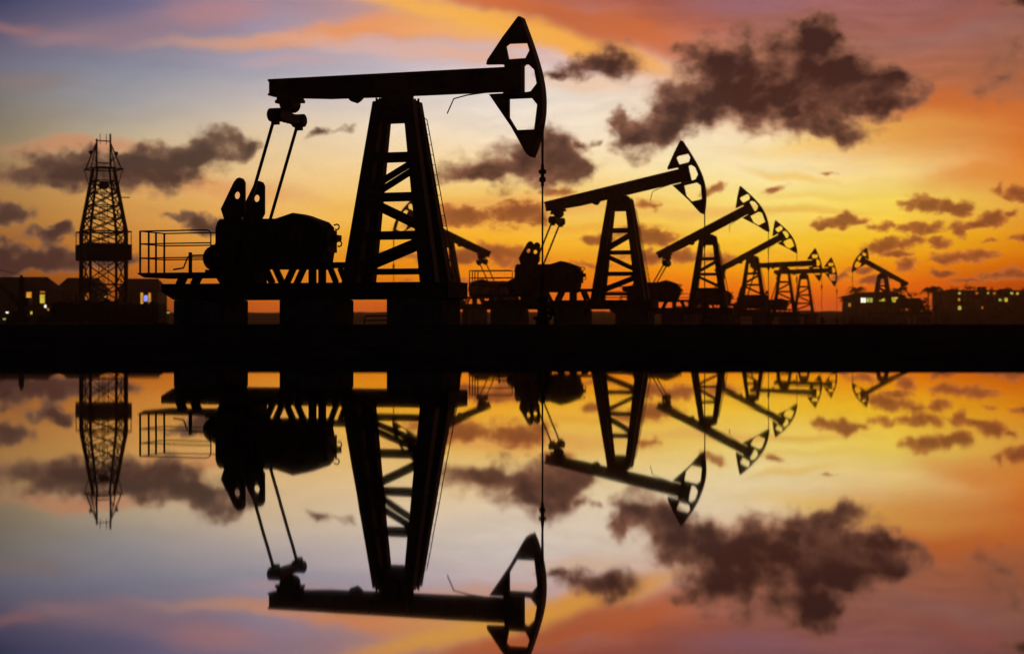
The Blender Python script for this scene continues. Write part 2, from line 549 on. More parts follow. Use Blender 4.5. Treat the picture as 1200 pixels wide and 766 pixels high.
def link(name, mesh, parent=None, loc=(0, 0, 0)):
    o = bpy.data.objects.new(name, mesh)
    col.objects.link(o)
    o.parent = parent
    o.location = loc
    return o


def empty(name, loc=(0, 0, 0), rz=0.0, k=1.0, label=None, cat=None, group=None):
    o = bpy.data.objects.new(name, None)
    o.empty_display_size = 0.3
    col.objects.link(o)
    o.location = loc
    o.rotation_euler = (0, 0, rz)
    o.scale = (k, k, k)
    return tag(o, label, cat, group)


CACHE = {}


def finish(bm, name, mat, smooth=False):
    bmesh.ops.recalc_face_normals(bm, faces=bm.faces)
    me = bpy.data.meshes.new(name)
    bm.to_mesh(me)
    bm.free()
    if mat:
        me.materials.append(MAT[mat])
    if smooth:
        for p in me.polygons:
            p.use_smooth = True
    return me


def add_box(bm, x0, x1, y0, y1, z0, z1):
    vs = [bm.verts.new((x, y, z)) for z in (z0, z1) for y in (y0, y1) for x in (x0, x1)]
    for f in ((0, 2, 3, 1), (4, 5, 7, 6), (0, 1, 5, 4), (2, 6, 7, 3), (0, 4, 6, 2), (1, 3, 7, 5)):
        bm.faces.new([vs[i] for i in f])
    return vs


def add_tube(bm, pts, r, n=8):
    pts = [Vector(p) for p in pts]
    rings = []
    for i, p in enumerate(pts):
        t = (pts[min(i + 1, len(pts) - 1)] - pts[max(i - 1, 0)]).normalized()
        a = t.cross(Vector((0, 1, 0)) if abs(t.y) < 0.9 else Vector((1, 0, 0))).normalized()
        b = t.cross(a)
        rr = r[i] if isinstance(r, (list, tuple)) else r
        rings.append([bm.verts.new(p + (a * math.cos(2 * math.pi * k / n) + b * math.sin(2 * math.pi * k / n)) * rr) for k in range(n)])
    for s, e in zip(rings, rings[1:]):
        for k in range(n):
            bm.faces.new((s[k], s[(k + 1) % n], e[(k + 1) % n], e[k]))
    bm.faces.new(rings[0])
    bm.faces.new(rings[-1])


def add_lathe(bm, prof, n=16, axis='z', at=(0, 0, 0)):
    rings = []
    for r, h in prof:
        ring = []
        for k in range(n):
            c, s = math.cos(2 * math.pi * k / n) * r, math.sin(2 * math.pi * k / n) * r
            v = (c, s, h) if axis == 'z' else ((c, h, s) if axis == 'y' else (h, c, s))
            ring.append(bm.verts.new(Vector(v) + Vector(at)))
        rings.append(ring)
    for a, b in zip(rings, rings[1:]):
        for k in range(n):
            bm.faces.new((a[k], a[(k + 1) % n], b[(k + 1) % n], b[k]))
    bm.faces.new(rings[0])
    bm.faces.new(rings[-1])


def add_plate(bm, outer, holes, y0, y1):
    """a flat piece in the x-z plane with holes, thick from y0 to y1"""
    edges = []
    for loop in [outer] + holes:
        vs = [bm.verts.new((x, y0, z)) for x, z in loop]
        for i in range(len(vs)):
            edges.append(bm.edges.new((vs[i], vs[(i + 1) % len(vs)])))
    res = bmesh.ops.triangle_fill(bm, edges=edges, use_beauty=True)
    faces = [g for g in res['geom'] if isinstance(g, bmesh.types.BMFace)]
    ex = bmesh.ops.extrude_face_region(bm, geom=faces)
    vs = [g for g in ex['geom'] if isinstance(g, bmesh.types.BMVert)]
    bmesh.ops.translate(bm, verts=vs, vec=(0, y1 - y0, 0))


def mesh(key, mat, fn, smooth=False):
    if key not in CACHE:
        bm = bmesh.new()
        fn(bm)
        CACHE[key] = finish(bm, key, mat, smooth)
    return CACHE[key]


def part(name, key, mat, fn, parent, loc=(0, 0, 0), smooth=False):
    return link(name, mesh(key, mat, fn, smooth), parent, loc)


def orient(o, p, q, wx, wy, side):
    p, q = Vector(p), Vector(q)
    z = (q - p).normalized()
    s = Vector(side)
    x = s.cross(z)
    if x.length < 1e-4:
        x = Vector((1, 0, 0)).cross(z)
    x.normalize()
    y = z.cross(x)
    m = Matrix((x * wx, y * wy, (q - p))).transposed().to_4x4()
    m.translation = p
    o.matrix_local = m
    return o


def bar(name, p, q, wx, wy, mat, parent, side=(0, 1, 0)):
    me = mesh('bar_' + mat, mat, lambda bm: add_box(bm, -.5, .5, -.5, .5, 0, 1))
    return orient(link(name, me, parent), p, q, wx, wy, side)


def rod(name, p, q, r, mat, parent):
    me = mesh('rod_' + mat, mat, lambda bm: add_lathe(bm, [(1, 0), (1, 1)], 10), True)
    return orient(link(name, me, parent), p, q, r, r, (0.02, 1, 0.01))


def catmull(pts, n=4):
    out = []
    for i in range(len(pts) - 1):
        p0, p1, p2, p3 = pts[max(i - 1, 0)], pts[i], pts[i + 1], pts[min(i + 2, len(pts) - 1)]
        for k in range(n):
            t = k / n
            out.append(tuple(0.5 * (2 * b + (c - a) * t + (2 * a - 5 * b + 4 * c - d_) * t * t + (3 * b - a - 3 * c + d_) * t ** 3)
                             for a, b, c, d_ in zip(p0, p1, p2, p3)))
    out.append(pts[-1])
    return out


# ------------------------------------------------------------------ ground, water, far shore
GZ = 0.64          # level of the oil field above the water


def shore(x):
    return 23.2 + 0.22 * math.sin(x * 0.41 + 1) + 0.12 * math.sin(x * 1.3) + 0.05 * math.sin(x * 3.7 + 2)


def build_ground():
    xs = [-700, -450, -300, -200, -140, -100, -70, -50, -36]
    xs += [-26 + i * 0.4 for i in range(131)]
    xs += [36, 50, 70, 100, 140, 200, 300, 450, 700]
    ts = [-3, -1, 0, .15, .35, .6, 1, 1.5, 2.2, 3, 4, 5.5, 7, 9, 11, 13, 15, 17, 19, 21, 23, 25, 26.5, 28, 30, 33, 37, 42, 50, 60, 80, 110, 150, 200, 260, 330, 420, 500, 507, 514]
    rnd = random.Random(3)
    bm = bmesh.new()
    rows = []
    for t in ts:
        row = []
        for x in xs:
            z = 0.0236 * t if t > 0 else 0.06 * t
            z = min(z, GZ)
            if 24 < t < 29:
                z = min(z, GZ - 0.004)
            if 0.5 < t < 24:
                z -= rnd.random() * min(0.012 * t, 0.03)
            elif t >= 30 and t < 500:
                z = GZ - rnd.random() * 0.02
            if t > 500:
                z = GZ - (t - 500) * 0.1
            row.append(bm.verts.new((x, shore(x) + t, z)))
        rows.append(row)
    for a, b in zip(rows, rows[1:]):
        for i in range(len(xs) - 1):
            bm.faces.new((a[i], a[i + 1], b[i + 1], b[i]))
    tag(link('ground', finish(bm, 'ground', 'mud', True)), kind='structure')

    bm = bmesh.new()
    vs = [bm.verts.new(p) for p in ((-2000, -300, 0), (2000, -300, 0), (2000, 2400, 0), (-2000, 2400, 0))]
    bm.faces.new(vs)
    tag(link('water', finish(bm, 'water', 'water')), kind='structure')

    # low wooded shore across the sea
    bm = bmesh.new()
    rnd = random.Random(5)
    f0, f1, f2, b2 = [], [], [], []
    x = -900
    while x <= 900:
        hgt = 5.3 + 0.25 * math.sin(x * 0.013) + rnd.random() * 0.35
        f0.append(bm.verts.new((x, 640, -0.4)))
        f1.append(bm.verts.new((x, 652, hgt * 0.75)))
        f2.append(bm.verts.new((x, 668 + rnd.random() * 4, hgt)))
        b2.append(bm.verts.new((x, 760, -0.4)))
        x += 5
    for a, b in ((f0, f1), (f1, f2), (f2, b2)):
        for i in range(len(a) - 1):
            bm.faces.new((a[i], a[i + 1], b[i + 1], b[i]))
    tag(link('far_shore', finish(bm, 'far_shore', 'earth', True)), kind='structure')


build_ground()

# ------------------------------------------------------------------ pump jacks
PZ = 7.36          # beam pivot above the ground
ARC = catmull([(4.27, 9.72), (4.64, 8.73), (4.90, 7.85), (5.0, 7.09), (4.95, 6.36), (4.76, 5.64), (4.61, 5.28)], 4)


def rel(pts):
    return [(x, z - PZ) for x, z in pts]


def head_mesh(bm):
    outer = rel([(4.17, 9.77)] + ARC + [(4.44, 5.38), (3.93, 6.26), (3.18, 7.33), (3.77, 7.34), (3.77, 8.27), (3.09, 8.29), (3.12, 8.42), (3.64, 9.13)])
    holes = [rel(h) for h in (
        [(3.73, 8.84), (3.84, 8.92), (4.46, 8.91), (4.54, 8.66), (4.41, 8.42), (3.82, 8.41)],
        [(4.31, 8.23), (4.50, 8.23), (4.70, 8.03), (4.78, 7.60), (4.58, 7.36), (4.33, 7.33)],
        [(3.84, 7.16), (4.61, 7.16), (4.80, 6.93), (4.70, 6.15), (4.10, 6.15), (3.84, 6.57)])]
    add_plate(bm, outer, holes, -0.09, 0.09)


def rim_mesh(bm):
    pts = rel(ARC)
    for i in range(len(pts) - 1):
        pass
    inner = []
    for i, p in enumerate(pts):
        a, b = Vector(pts[max(i - 1, 0)]), Vector(pts[min(i + 1, len(pts) - 1)])
        t = (b - a).normalized()
        inner.append((p[0] + t.y * 0.05, p[1] - t.x * 0.05))
    out = [(p[0] - (q[0] - p[0]) * 0.4, p[1] - (q[1] - p[1]) * 0.4) for p, q in zip(pts, inner)]
    add_plate(bm, out + inner[::-1], [], -0.24, 0.24)


def head_box_mesh(bm):
    add_box(bm, 3.74, 4.30, -0.2, 0.2, 7.34 - PZ, 8.26 - PZ)
    for z in (7.30, 8.22):
        add_box(bm, 3.72, 4.32, -0.26, 0.26, z - PZ, z + 0.08 - PZ)


def beam_mesh(bm):
    bot = [(-4.55, 7.62), (-3.9, 7.55), (-2.46, 7.46), (-0.48, 7.45), (4.1, 7.44)]
    add_plate(bm, rel([(-4.55, 8.13)] + bot + [(4.1, 8.13)]), [], -0.06, 0.06)
    add_plate(bm, rel([(-4.56, 8.06), (4.11, 8.08), (4.11, 8.15), (-4.56, 8.14)]), [], -0.24, 0.24)
    add_plate(bm, rel([(-4.56, 7.60), (-3.9, 7.53), (-2.46, 7.44), (-0.48, 7.42), (4.11, 7.41), (4.11, 7.48), (-0.48, 7.49), (-2.46, 7.51), (-3.9, 7.60), (-4.56, 7.67)]), [], -0.24, 0.24)
    for x in (-4.5, -3.3, -2.1, -0.9, 0.4, 1.6, 2.8):
        add_box(bm, x - 0.02, x + 0.02, -0.235, 0.235, 7.63 - PZ, 8.07 - PZ)


def bracket_mesh(bm):
    add_plate(bm, rel([(-1.75, 7.44), (-1.62, 7.30), (-1.45, 7.24), (-1.33, 7.31), (-1.2, 7.44)]), [], -0.1, 0.1)


def tail_bearing_mesh(bm):
    add_lathe(bm, [(0.20, -0.32), (0.26, -0.28), (0.26, 0.28), (0.20, 0.32)], 18, 'y', (-3.86, 0, 7.30 - PZ))
    add_box(bm, -4.25, -3.45, -0.22, 0.22, 7.42 - PZ, 7.54 - PZ)
    for x in (-4.25, -3.5):
        add_box(bm, x - 0.07, x + 0.1, -0.2, 0.2, 7.34 - PZ, 7.44 - PZ)


def equalizer_mesh(bm):
    add_box(bm, -0.17, 0.17, -1.04, 1.04, -0.16, 0.12)
    add_box(bm, -0.1, 0.1, -0.2, 0.2, 0.10, 0.40)
    for s in (-1, 1):
        add_lathe(bm, [(0.16, -0.24), (0.22, -0.2), (0.22, 0.2), (0.16, 0.24)], 12, 'x', (0, s * .88, -0.02))
        add_box(bm, -0.1, 0.1, s * .88 - 0.12, s * .88 + 0.12, -0.34, -0.1)
    for i in range(7):
        y = -0.75 + i * 0.25
        add_lathe(bm, [(0.035, -0.21), (0.035, -0.15)], 6, 'z', (0, y, 0))


CRANK = [(.10, 1.75), (.22, 1.70), (.29, 1.58), (.29, .64), (.16, .42), (.2, -.2), (.19, -.95), (.05, -1.08), (-.12, -1.04),
         (-.26, -.3), (-.46, .38), (-.58, .72), (-.1, 1.60), (0, 1.71)]


def ngon(cx, cz, r, n=14):
    return [(cx + r * math.cos(2 * math.pi * k / n), cz + r * math.sin(2 * math.pi * k / n)) for k in range(n)]


def crank_mesh(bm):
    add_plate(bm, CRANK, [ngon(0.01, 1.16, 0.13)], -0.06, 0.06)
    add_lathe(bm, [(0.24, -0.2), (0.24, 0.2)], 16, 'y')


def weight_mesh(bm):
    add_plate(bm, [(.08, 1.70), (.24, 1.60), (.25, .66), (.0, .50), (-.44, .74), (-.10, 1.50)], [ngon(0.01, 1.16, 0.14)], -0.09, 0.09)


def gear_mesh(bm):
    add_plate(bm, [(-6.22, 3.50), (-6.30, 3.36), (-6.30, 2.40), (-5.9, 1.84), (-2.62, 1.80), (-2.52, 2.07), (-2.46, 2.40), (-2.48, 3.20),
                   (-2.66, 3.38), (-3.28, 3.60), (-3.52, 3.66), (-4.15, 3.48)], [], -0.5, 0.5)
    for y in (-0.54, 0.54):
        for x, z, r in ((-5.45, 3.1, 0.42), (-4.4, 2.75, 0.36), (-3.4, 2.75, 0.34)):
            add_lathe(bm, [(r, -0.06), (r, 0.06)], 18, 'y', (x, y, z))
    add_box(bm, -6.36, -2.44, -0.56, 0.56, 2.62, 2.70)
    add_box(bm, -6.0, -4.95, -0.48, 0.48, 1.345, 1.90)


def hook_mesh(bm):
    pts = [(0, 0, 0.06)]
    for k in range(9):
        a = R(90 - k * 27)
        pts.append((0.10 + 0.09 * math.cos(a), 0, 0.0 + 0.09 * math.sin(a)))
    add_tube(bm, pts, 0.025, 6)


def guard_mesh(bm):
    add_plate(bm, [(-6.22, 3.42), (-6.30, 3.2), (-6.30, 2.0), (-6.1, 1.85), (-5.0, 1.85), (-4.86, 2.0), (-4.86, 3.2), (-5.0, 3.42)], [], -0.14, 0.14)


def motor_mesh(bm):
    add_lathe(bm, [(0.26, -0.62), (0.42, -0.52), (0.44, -0.4), (0.44, 0.4), (0.42, 0.5), (0.3, 0.6)], 20, 'y')
    for i in range(9):
        a = R(20 + i * 40)
        c, s = math.cos(a) * 0.44, math.sin(a) * 0.44
        add_box(bm, c - 0.03, c + 0.03, -0.38, 0.38, s - 0.03, s + 0.03)
    add_box(bm, 0.0, 0.3, -0.3, 0.3, 0.34, 0.56)
    add_box(bm, -0.4, 0.4, -0.4, 0.4, -0.5, -0.38)


def slab_mesh(bm):
    add_plate(bm, [(-8.2, 1.34), (-8.2, 1.08), (-7.74, 0.805), (2.05, 0.805), (2.1, 0.84), (2.1, 1.34)], [], -0.9, 0.9)
    for x in (-6.5, -4.9, -3.3, -1.7, -0.1):
        add_box(bm, x - 0.06, x + 0.06, -0.94, 0.94, 0.85, 1.32)


def block_mesh(bm):
    add_box(bm, 0, 1.88, -0.9, 0.9, -1.6, 0.80)
    bmesh.ops.bevel(bm, geom=list(bm.edges), offset=0.04, segments=1, affect='EDGES')


def saddle_mesh(bm):
    add_plate(bm, [(-.62, 7.26), (-.66, 7.0), (-.55, 6.56), (.55, 6.56), (.66, 7.0), (.62, 7.26), (.5, 7.30), (.44, 7.1), (-.44, 7.1), (-.5, 7.30)], [], -0.36, 0.36)
    add_lathe(bm, [(0.24, -0.5), (0.36, -0.46), (0.36, 0.46), (0.24, 0.5)], 18, 'y', (0, 0, 7.18))
    add_box(bm, -0.45, 0.45, -0.3, 0.3, 7.08, 7.44)
    for x in (-0.62, -0.5, 0.5, 0.62):
        for y in (-0.28, 0.28):
            add_lathe(bm, [(0.04, 7.2), (0.04, 7.34)], 6, 'z', (x, y, 0))


def clamp_mesh(bm):
    add_lathe(bm, [(0.02, -0.42), (0.05, -0.40), (0.05, -0.28), (0.11, -0.24), (0.11, -0.14), (0.06, -0.10), (0.06, -0.02), (0.13, 0.02), (0.13, 0.10), (0.06, 0.14), (0.05, 0.3), (0.02, 0.34)], 10)


def deck_mesh(bm):
    add_plate(bm, [(-9.12, 1.72), (-9.10, 1.68), (-8.86, 1.56), (-5.0, 1.56), (-5.0, 1.72)], [], -0.88, 0.88)


def leg_mesh(bm):
    # lower end x=+1.36, y=+.6 ; upper end x=+.5, y=+.3, tapering
    z0, z1 = 1.345, 7.22
    q = []
    for (cx, cy, z, a, b) in ((1.36, .60, z0, .27, .20), (.52, .30, z1, .17, .15)):
        q.append([bm.verts.new((cx + sx * a, cy + sy * b, z)) for sx, sy in ((-1, -1), (1, -1), (1, 1), (-1, 1))])
    for k in range(4):
        bm.faces.new((q[0][k], q[0][(k + 1) % 4], q[1][(k + 1) % 4], q[1][k]))
    bm.faces.new(q[0])
    bm.faces.new(q[1])


def legpos(z):
    t = (z - 1.345) / (7.22 - 1.345)
    return 1.36 + (0.52 - 1.36) * t, 0.60 + (0.30 - 0.60) * t


def wellhead_mesh(bm):
    add_lathe(bm, [(0.22, -0.5), (0.22, 0.18), (0.30, 0.18), (0.30, 0.28), (0.16, 0.30), (0.16, 0.52), (0.26, 0.54), (0.26, 0.62), (0.14, 0.64),
                   (0.14, 0.80), (0.20, 0.82), (0.20, 0.9), (0.08, 0.94), (0.08, 1.2), (0.05, 1.24)], 16)


def wh_arm_mesh(bm):
    add_tube(bm, [(-0.1, 0, 0.42), (0.42, 0, 0.42)], 0.085, 10)
    for s in (1,):
        add_lathe(bm, [(0.15, s * 0.40), (0.15, s * 0.47)], 12, 'x', (0, 0, 0.42))
        add_lathe(bm, [(0.13, s * 0.24), (0.13, s * 0.34)], 10, 'x', (0, 0, 0.42))


def wheel_mesh(bm):
    pts = [(0.15 * math.cos(R(a)), 0.15 * math.sin(R(a)), 0) for a in range(0, 361, 30)]
    add_tube(bm, pts, 0.018, 6)
    add_box(bm, -0.14, 0.14, -0.012, 0.012, -0.012, 0.012)
    add_box(bm, -0.012, 0.012, -0.14, 0.14, -0.012, 0.012)
    add_tube(bm, [(0, 0, 0), (0, 0, -0.26)], 0.02, 6)


def make_pump(x, y, raise_, yaw, k, beam, crank, label, wlabel):
    """beam: tilt in degrees, head up positive; crank: counterweight direction in degrees from the horizontal"""
    root = empty('pump_jack', (x, y, GZ + raise_), R(yaw), k, label, 'pump jack', 'pump jacks of the oil field')
    # base
    part('base_frame', 'base_frame', 'rust', slab_mesh, root)
    for bx in (-7.74, -3.82, -0.02):
        part('concrete_block', 'concrete_block', 'concrete', block_mesh, root, (bx, 0, 0))
    # tower
    for sx in (-1, 1):
        for sy in (-1, 1):
            o = part('tower_leg', 'tower_leg', 'steel', leg_mesh, root)
            o.scale = (sx, sy, 1)
    for z, h in ((5.42, .25), (4.13, .22), (2.88, .22), (1.70, .16)):
        lx, ly = legpos(z)
        for s in (-1, 1):
            bar('cross_bar', (-lx, s * ly, z), (lx, s * ly, z), h, 0.10, 'steel', root)
        for s in (-1, 1):
            bar('end_tie', (s * lx, -ly, z), (s * lx, ly, z), 0.10, 0.12, 'steel', root, (1, 0, 0))
    for z0, s0, z1, s1 in ((4.30, -1, 5.26, 1), (4.0, -1, 3.02, 1), (1.84, -1, 2.76, 1)):
        x0, y0 = legpos(z0)
        x1, y1 = legpos(z1)
        for s in (-1, 1):
            bar('diagonal_brace', (s0 * x0, s * y0, z0), (s1 * x1, s * y1, z1), 0.20, 0.10, 'steel', root)
    part('saddle_bearing', 'saddle_bearing', 'steel', saddle_mesh, root)
    lad = part('ladder', 'ladder_rail', 'rust', lambda bm: [add_tube(bm, [(1.88, .3 + yy, 1.345), (0.85, .3 + yy * .8, 6.66), (0.74, .3 + yy * .8, 6.74)], 0.017, 6) for yy in (-.2, .2)], root)
    for i in range(16):
        t = (i + 0.5) / 16
        rod('rung', (1.88 - 1.03 * t, .12, 1.36 + 5.3 * t), (1.88 - 1.03 * t, .48, 1.36 + 5.3 * t), 0.010, 'rust', lad)
    # beam and head turn about the saddle
    piv = (0, 0, PZ)
    rot = (0, R(-beam), 0)
    b = part('walking_beam', 'walking_beam', 'steel', beam_mesh, root, piv)
    hd = part('horse_head', 'horse_head', 'steel', head_mesh, root, piv)
    tb = part('tail_bearing', 'tail_bearing', 'steel', tail_bearing_mesh, root, piv)
    for o in (b, hd, tb):
        o.rotation_euler = rot
    part('rim', 'head_rim', 'steel', rim_mesh, hd)
    part('clamp_box', 'head_box', 'steel', head_box_mesh, hd)
    part('bracket', 'beam_bracket', 'steel', bracket_mesh, b)
    part('brake_lever', 'beam_lever', 'rust', lambda bm: add_tube(bm, [(3.06, .1, 7.42 - PZ), (2.4, .1, 7.36 - PZ), (1.92, .1, 7.26 - PZ), (1.69, .1, 6.79 - PZ)], 0.022, 6), b)
    ca, sa = math.cos(R(beam)), math.sin(R(beam))

    def turned(px, pz):
        return px * ca - (pz - PZ) * sa, PZ + px * sa + (pz - PZ) * ca
    # equaliser, pitmans and cranks
    ex, ez = turned(-3.86, 7.30)
    ex -= 0.1
    ez -= 0.42
    part('equalizer_bar', 'equalizer_bar', 'steel', equalizer_mesh, root, (ex, 0, ez))
    cx, cz = -5.45, 3.10
    ang = R(crank - 90)
    for s in (-1, 1):
        c = part('crank', 'crank', 'steel', crank_mesh, root, (cx, s * .71, cz))
        c.rotation_euler = (0, -ang, 0)
        part('counterweight', 'counterweight', 'rust', weight_mesh, c)
        px, pz = cx + 0.86 * math.sin(ang), cz - 0.86 * math.cos(ang)
        rod('pitman_arm', (px, s * .88, pz), (ex, s * .88, ez), 0.055, 'steel', root)
        part('crank_pin', 'crank_pin', 'steel', lambda bm: add_lathe(bm, [(0.12, -0.2), (0.12, 0.24)], 12, 'y'), root, (px, s * .80, pz))
    # gear reducer on its trestle
    g = part('gear_reducer', 'gear_reducer', 'rust', gear_mesh, root)
    for hx, hz in ((-2.47, 3.22), (-2.38, 2.66)):
        for yy in (-.3, .46):
            part('lifting_hook', 'lifting_hook', 'steel', hook_mesh, g, (hx, yy, hz))
    part('inspection_hatch', 'inspection_hatch', 'steel', lambda bm: (add_box(bm, -2.50, -2.20, .1, .48, 2.76, 2.94), add_box(bm, -2.50, -2.36, -.3, .46, 2.36, 3.1)), g)
    bg = part('belt_guard', 'belt_guard', 'steel', guard_mesh, root, (0, -0.58, 0))
    bg.scale = (1, 0.4, 1)
    for x0, x1, w in ((-4.32, -4.58, .19), (-3.80, -3.54, .19), (-2.86, -2.86, .23)):
        for s in (-1, 1):
            bar('trestle_strut', (x0, s * 0.38, 1.34), (x1, s * 0.38, 1.86), w, 0.14, 'steel', root)
    for s in (-1, 1):
        bar('tie_beam', (-2.75, s * 0.40, 1.93), (-1.45, s * 0.40, 1.93), 0.17, 0.14, 'steel', root)
        bar('tie_strut', (-2.22, s * 0.40, 1.85), (-2.0, s * 0.40, 1.34), 0.17, 0.12, 'steel', root)
    # motor deck with hand rails
    dk = part('motor_deck', 'motor_deck', 'rust', deck_mesh, root)
    for x0, x1 in ((-8.0, -7.86), (-7.44, -7.30), (-6.28, -6.44)):
        bar('deck_strut', (x0, 0, 1.34), (x1, 0, 1.58), 0.17, 0.34, 'steel', root)
    mo = part('motor', 'motor', 'steel', motor_mesh, root, (-6.42, 0.0, 2.20))
    part('brake_handle', 'brake_handle', 'rust', lambda bm: add_tube(bm, [(-7.9, -.6, 1.83), (-7.52, -.6, 1.88), (-7.36, -.6, 2.24), (-7.28, -.6, 2.29), (-6.6, -.6, 2.30)], 0.03, 6), root)
    bar('brake_post', (-7.26, -.6, 1.72), (-7.26, -.6, 2.40), 0.09, 0.09, 'steel', root)
    for yy in (-.8, -.24, .24, .8):
        bar('rail_post', (-9.06, yy, 1.72), (-9.06, yy, 3.14), 0.05, 0.05, 'steel', root)
    for z in (3.13, 2.70, 2.22):
        rod('hand_rail', (-9.06, -.8, z), (-9.06, .8, z), 0.022, 'steel', root)
        rod('hand_rail', (-9.06, .8, z), (-6.1, .8, z), 0.022, 'steel', root)
        if z < 3:
            rod('hand_rail', (-9.06, -.8, z), (-6.38, -.8, z), 0.022, 'steel', root)
    part('bent_rail', 'bent_rail', 'steel', lambda bm: add_tube(bm, [(-9.06, -.8, 3.13), (-6.55, -.8, 3.13), (-6.43, -.8, 3.09), (-6.38, -.8, 2.98), (-6.38, -.8, 1.72)], 0.024, 6), root)
    # bridle, carrier and polished rod hang plumb from the rim
    best = max((turned(px, pz) for px, pz in ARC), key=lambda t: t[0])
    rx = best[0] - 0.05
    for s in (-1, 1):
        rod('bridle_cable', (rx, s * 0.10, best[1] + 0.1), (rx, s * 0.03, 4.8), 0.024, 'steel', root)
    part('carrier_clamp', 'carrier_clamp', 'steel', clamp_mesh, root, (rx, 0, 4.75))
    rod('polished_rod', (rx, 0, 1.1 - raise_ / k), (rx, 0, 4.6), 0.03, 'steel', root)
    # the well the rod runs into
    cw, sw = math.cos(R(yaw)), math.sin(R(yaw))
    w = empty('wellhead', (x + cw * rx * k, y + sw * rx * k, GZ - 0.02), R(yaw), k, wlabel, 'wellhead', 'wellheads under the pump jacks')
    part('casing', 'casing', 'rust', wellhead_mesh, w, smooth=False)
    part('valve_arm', 'valve_arm', 'rust', wh_arm_mesh, w)
    part('valve_wheel', 'valve_wheel', 'steel', wheel_mesh, w, (0.29, 0, 0.72))
    return root


PUMPS = [
    # x, y, raise, yaw, size, beam tilt, crank
    (-3.73, 55.6, 0.03, -18.5, 1.0, 0.0, 90, 'largest pump jack, nearest the water, its beam level and horsehead to the right', 'wellhead under the rod of the largest pump jack'),
    (7.95, 125.2, 0.10, -17, 1.25, 12.0, 88, 'second largest pump jack, right of the biggest, its beam gently raised', 'wellhead under the rod of the second largest pump jack'),
    (20.49, 178.2, 0.05, -14, 1.25, 27.1, 190, 'third pump jack from the front, its beam steeply raised to the right', 'wellhead below the third pump jack of the right row'),
    (34.38, 243.9, 0.45, -12, 1.25, 28.3, 190, 'smaller steeply tilted pump jack just right of the third one', 'wellhead below the smaller steeply tilted pump jack'),
    (45.81, 287.2, 0.30, -10, 1.25, 2.6, 100, 'distant pump jack with a level beam, fifth in the right row', 'wellhead below the fifth pump jack of the right row'),
    (56.06, 327.8, 0.40, -10, 1.25, 2.0, 100, 'farthest and smallest pump jack with a level beam, last in the right row', 'wellhead below the last pump jack of the right row'),
    (73.57, 339.0, 0.80, 190, 1.25, 27.6, 190, 'lone distant pump jack at right whose horsehead points left', 'wellhead below the lone pump jack at the far right'),
    (-7.74, 198.6, 0.70, 200, 1.25, 24.0, 190, 'left-facing pump jack seen behind the tower of the largest one', 'wellhead below the left-facing pump jack behind the largest tower'),
]
for a in PUMPS:
    make_pump(*a)

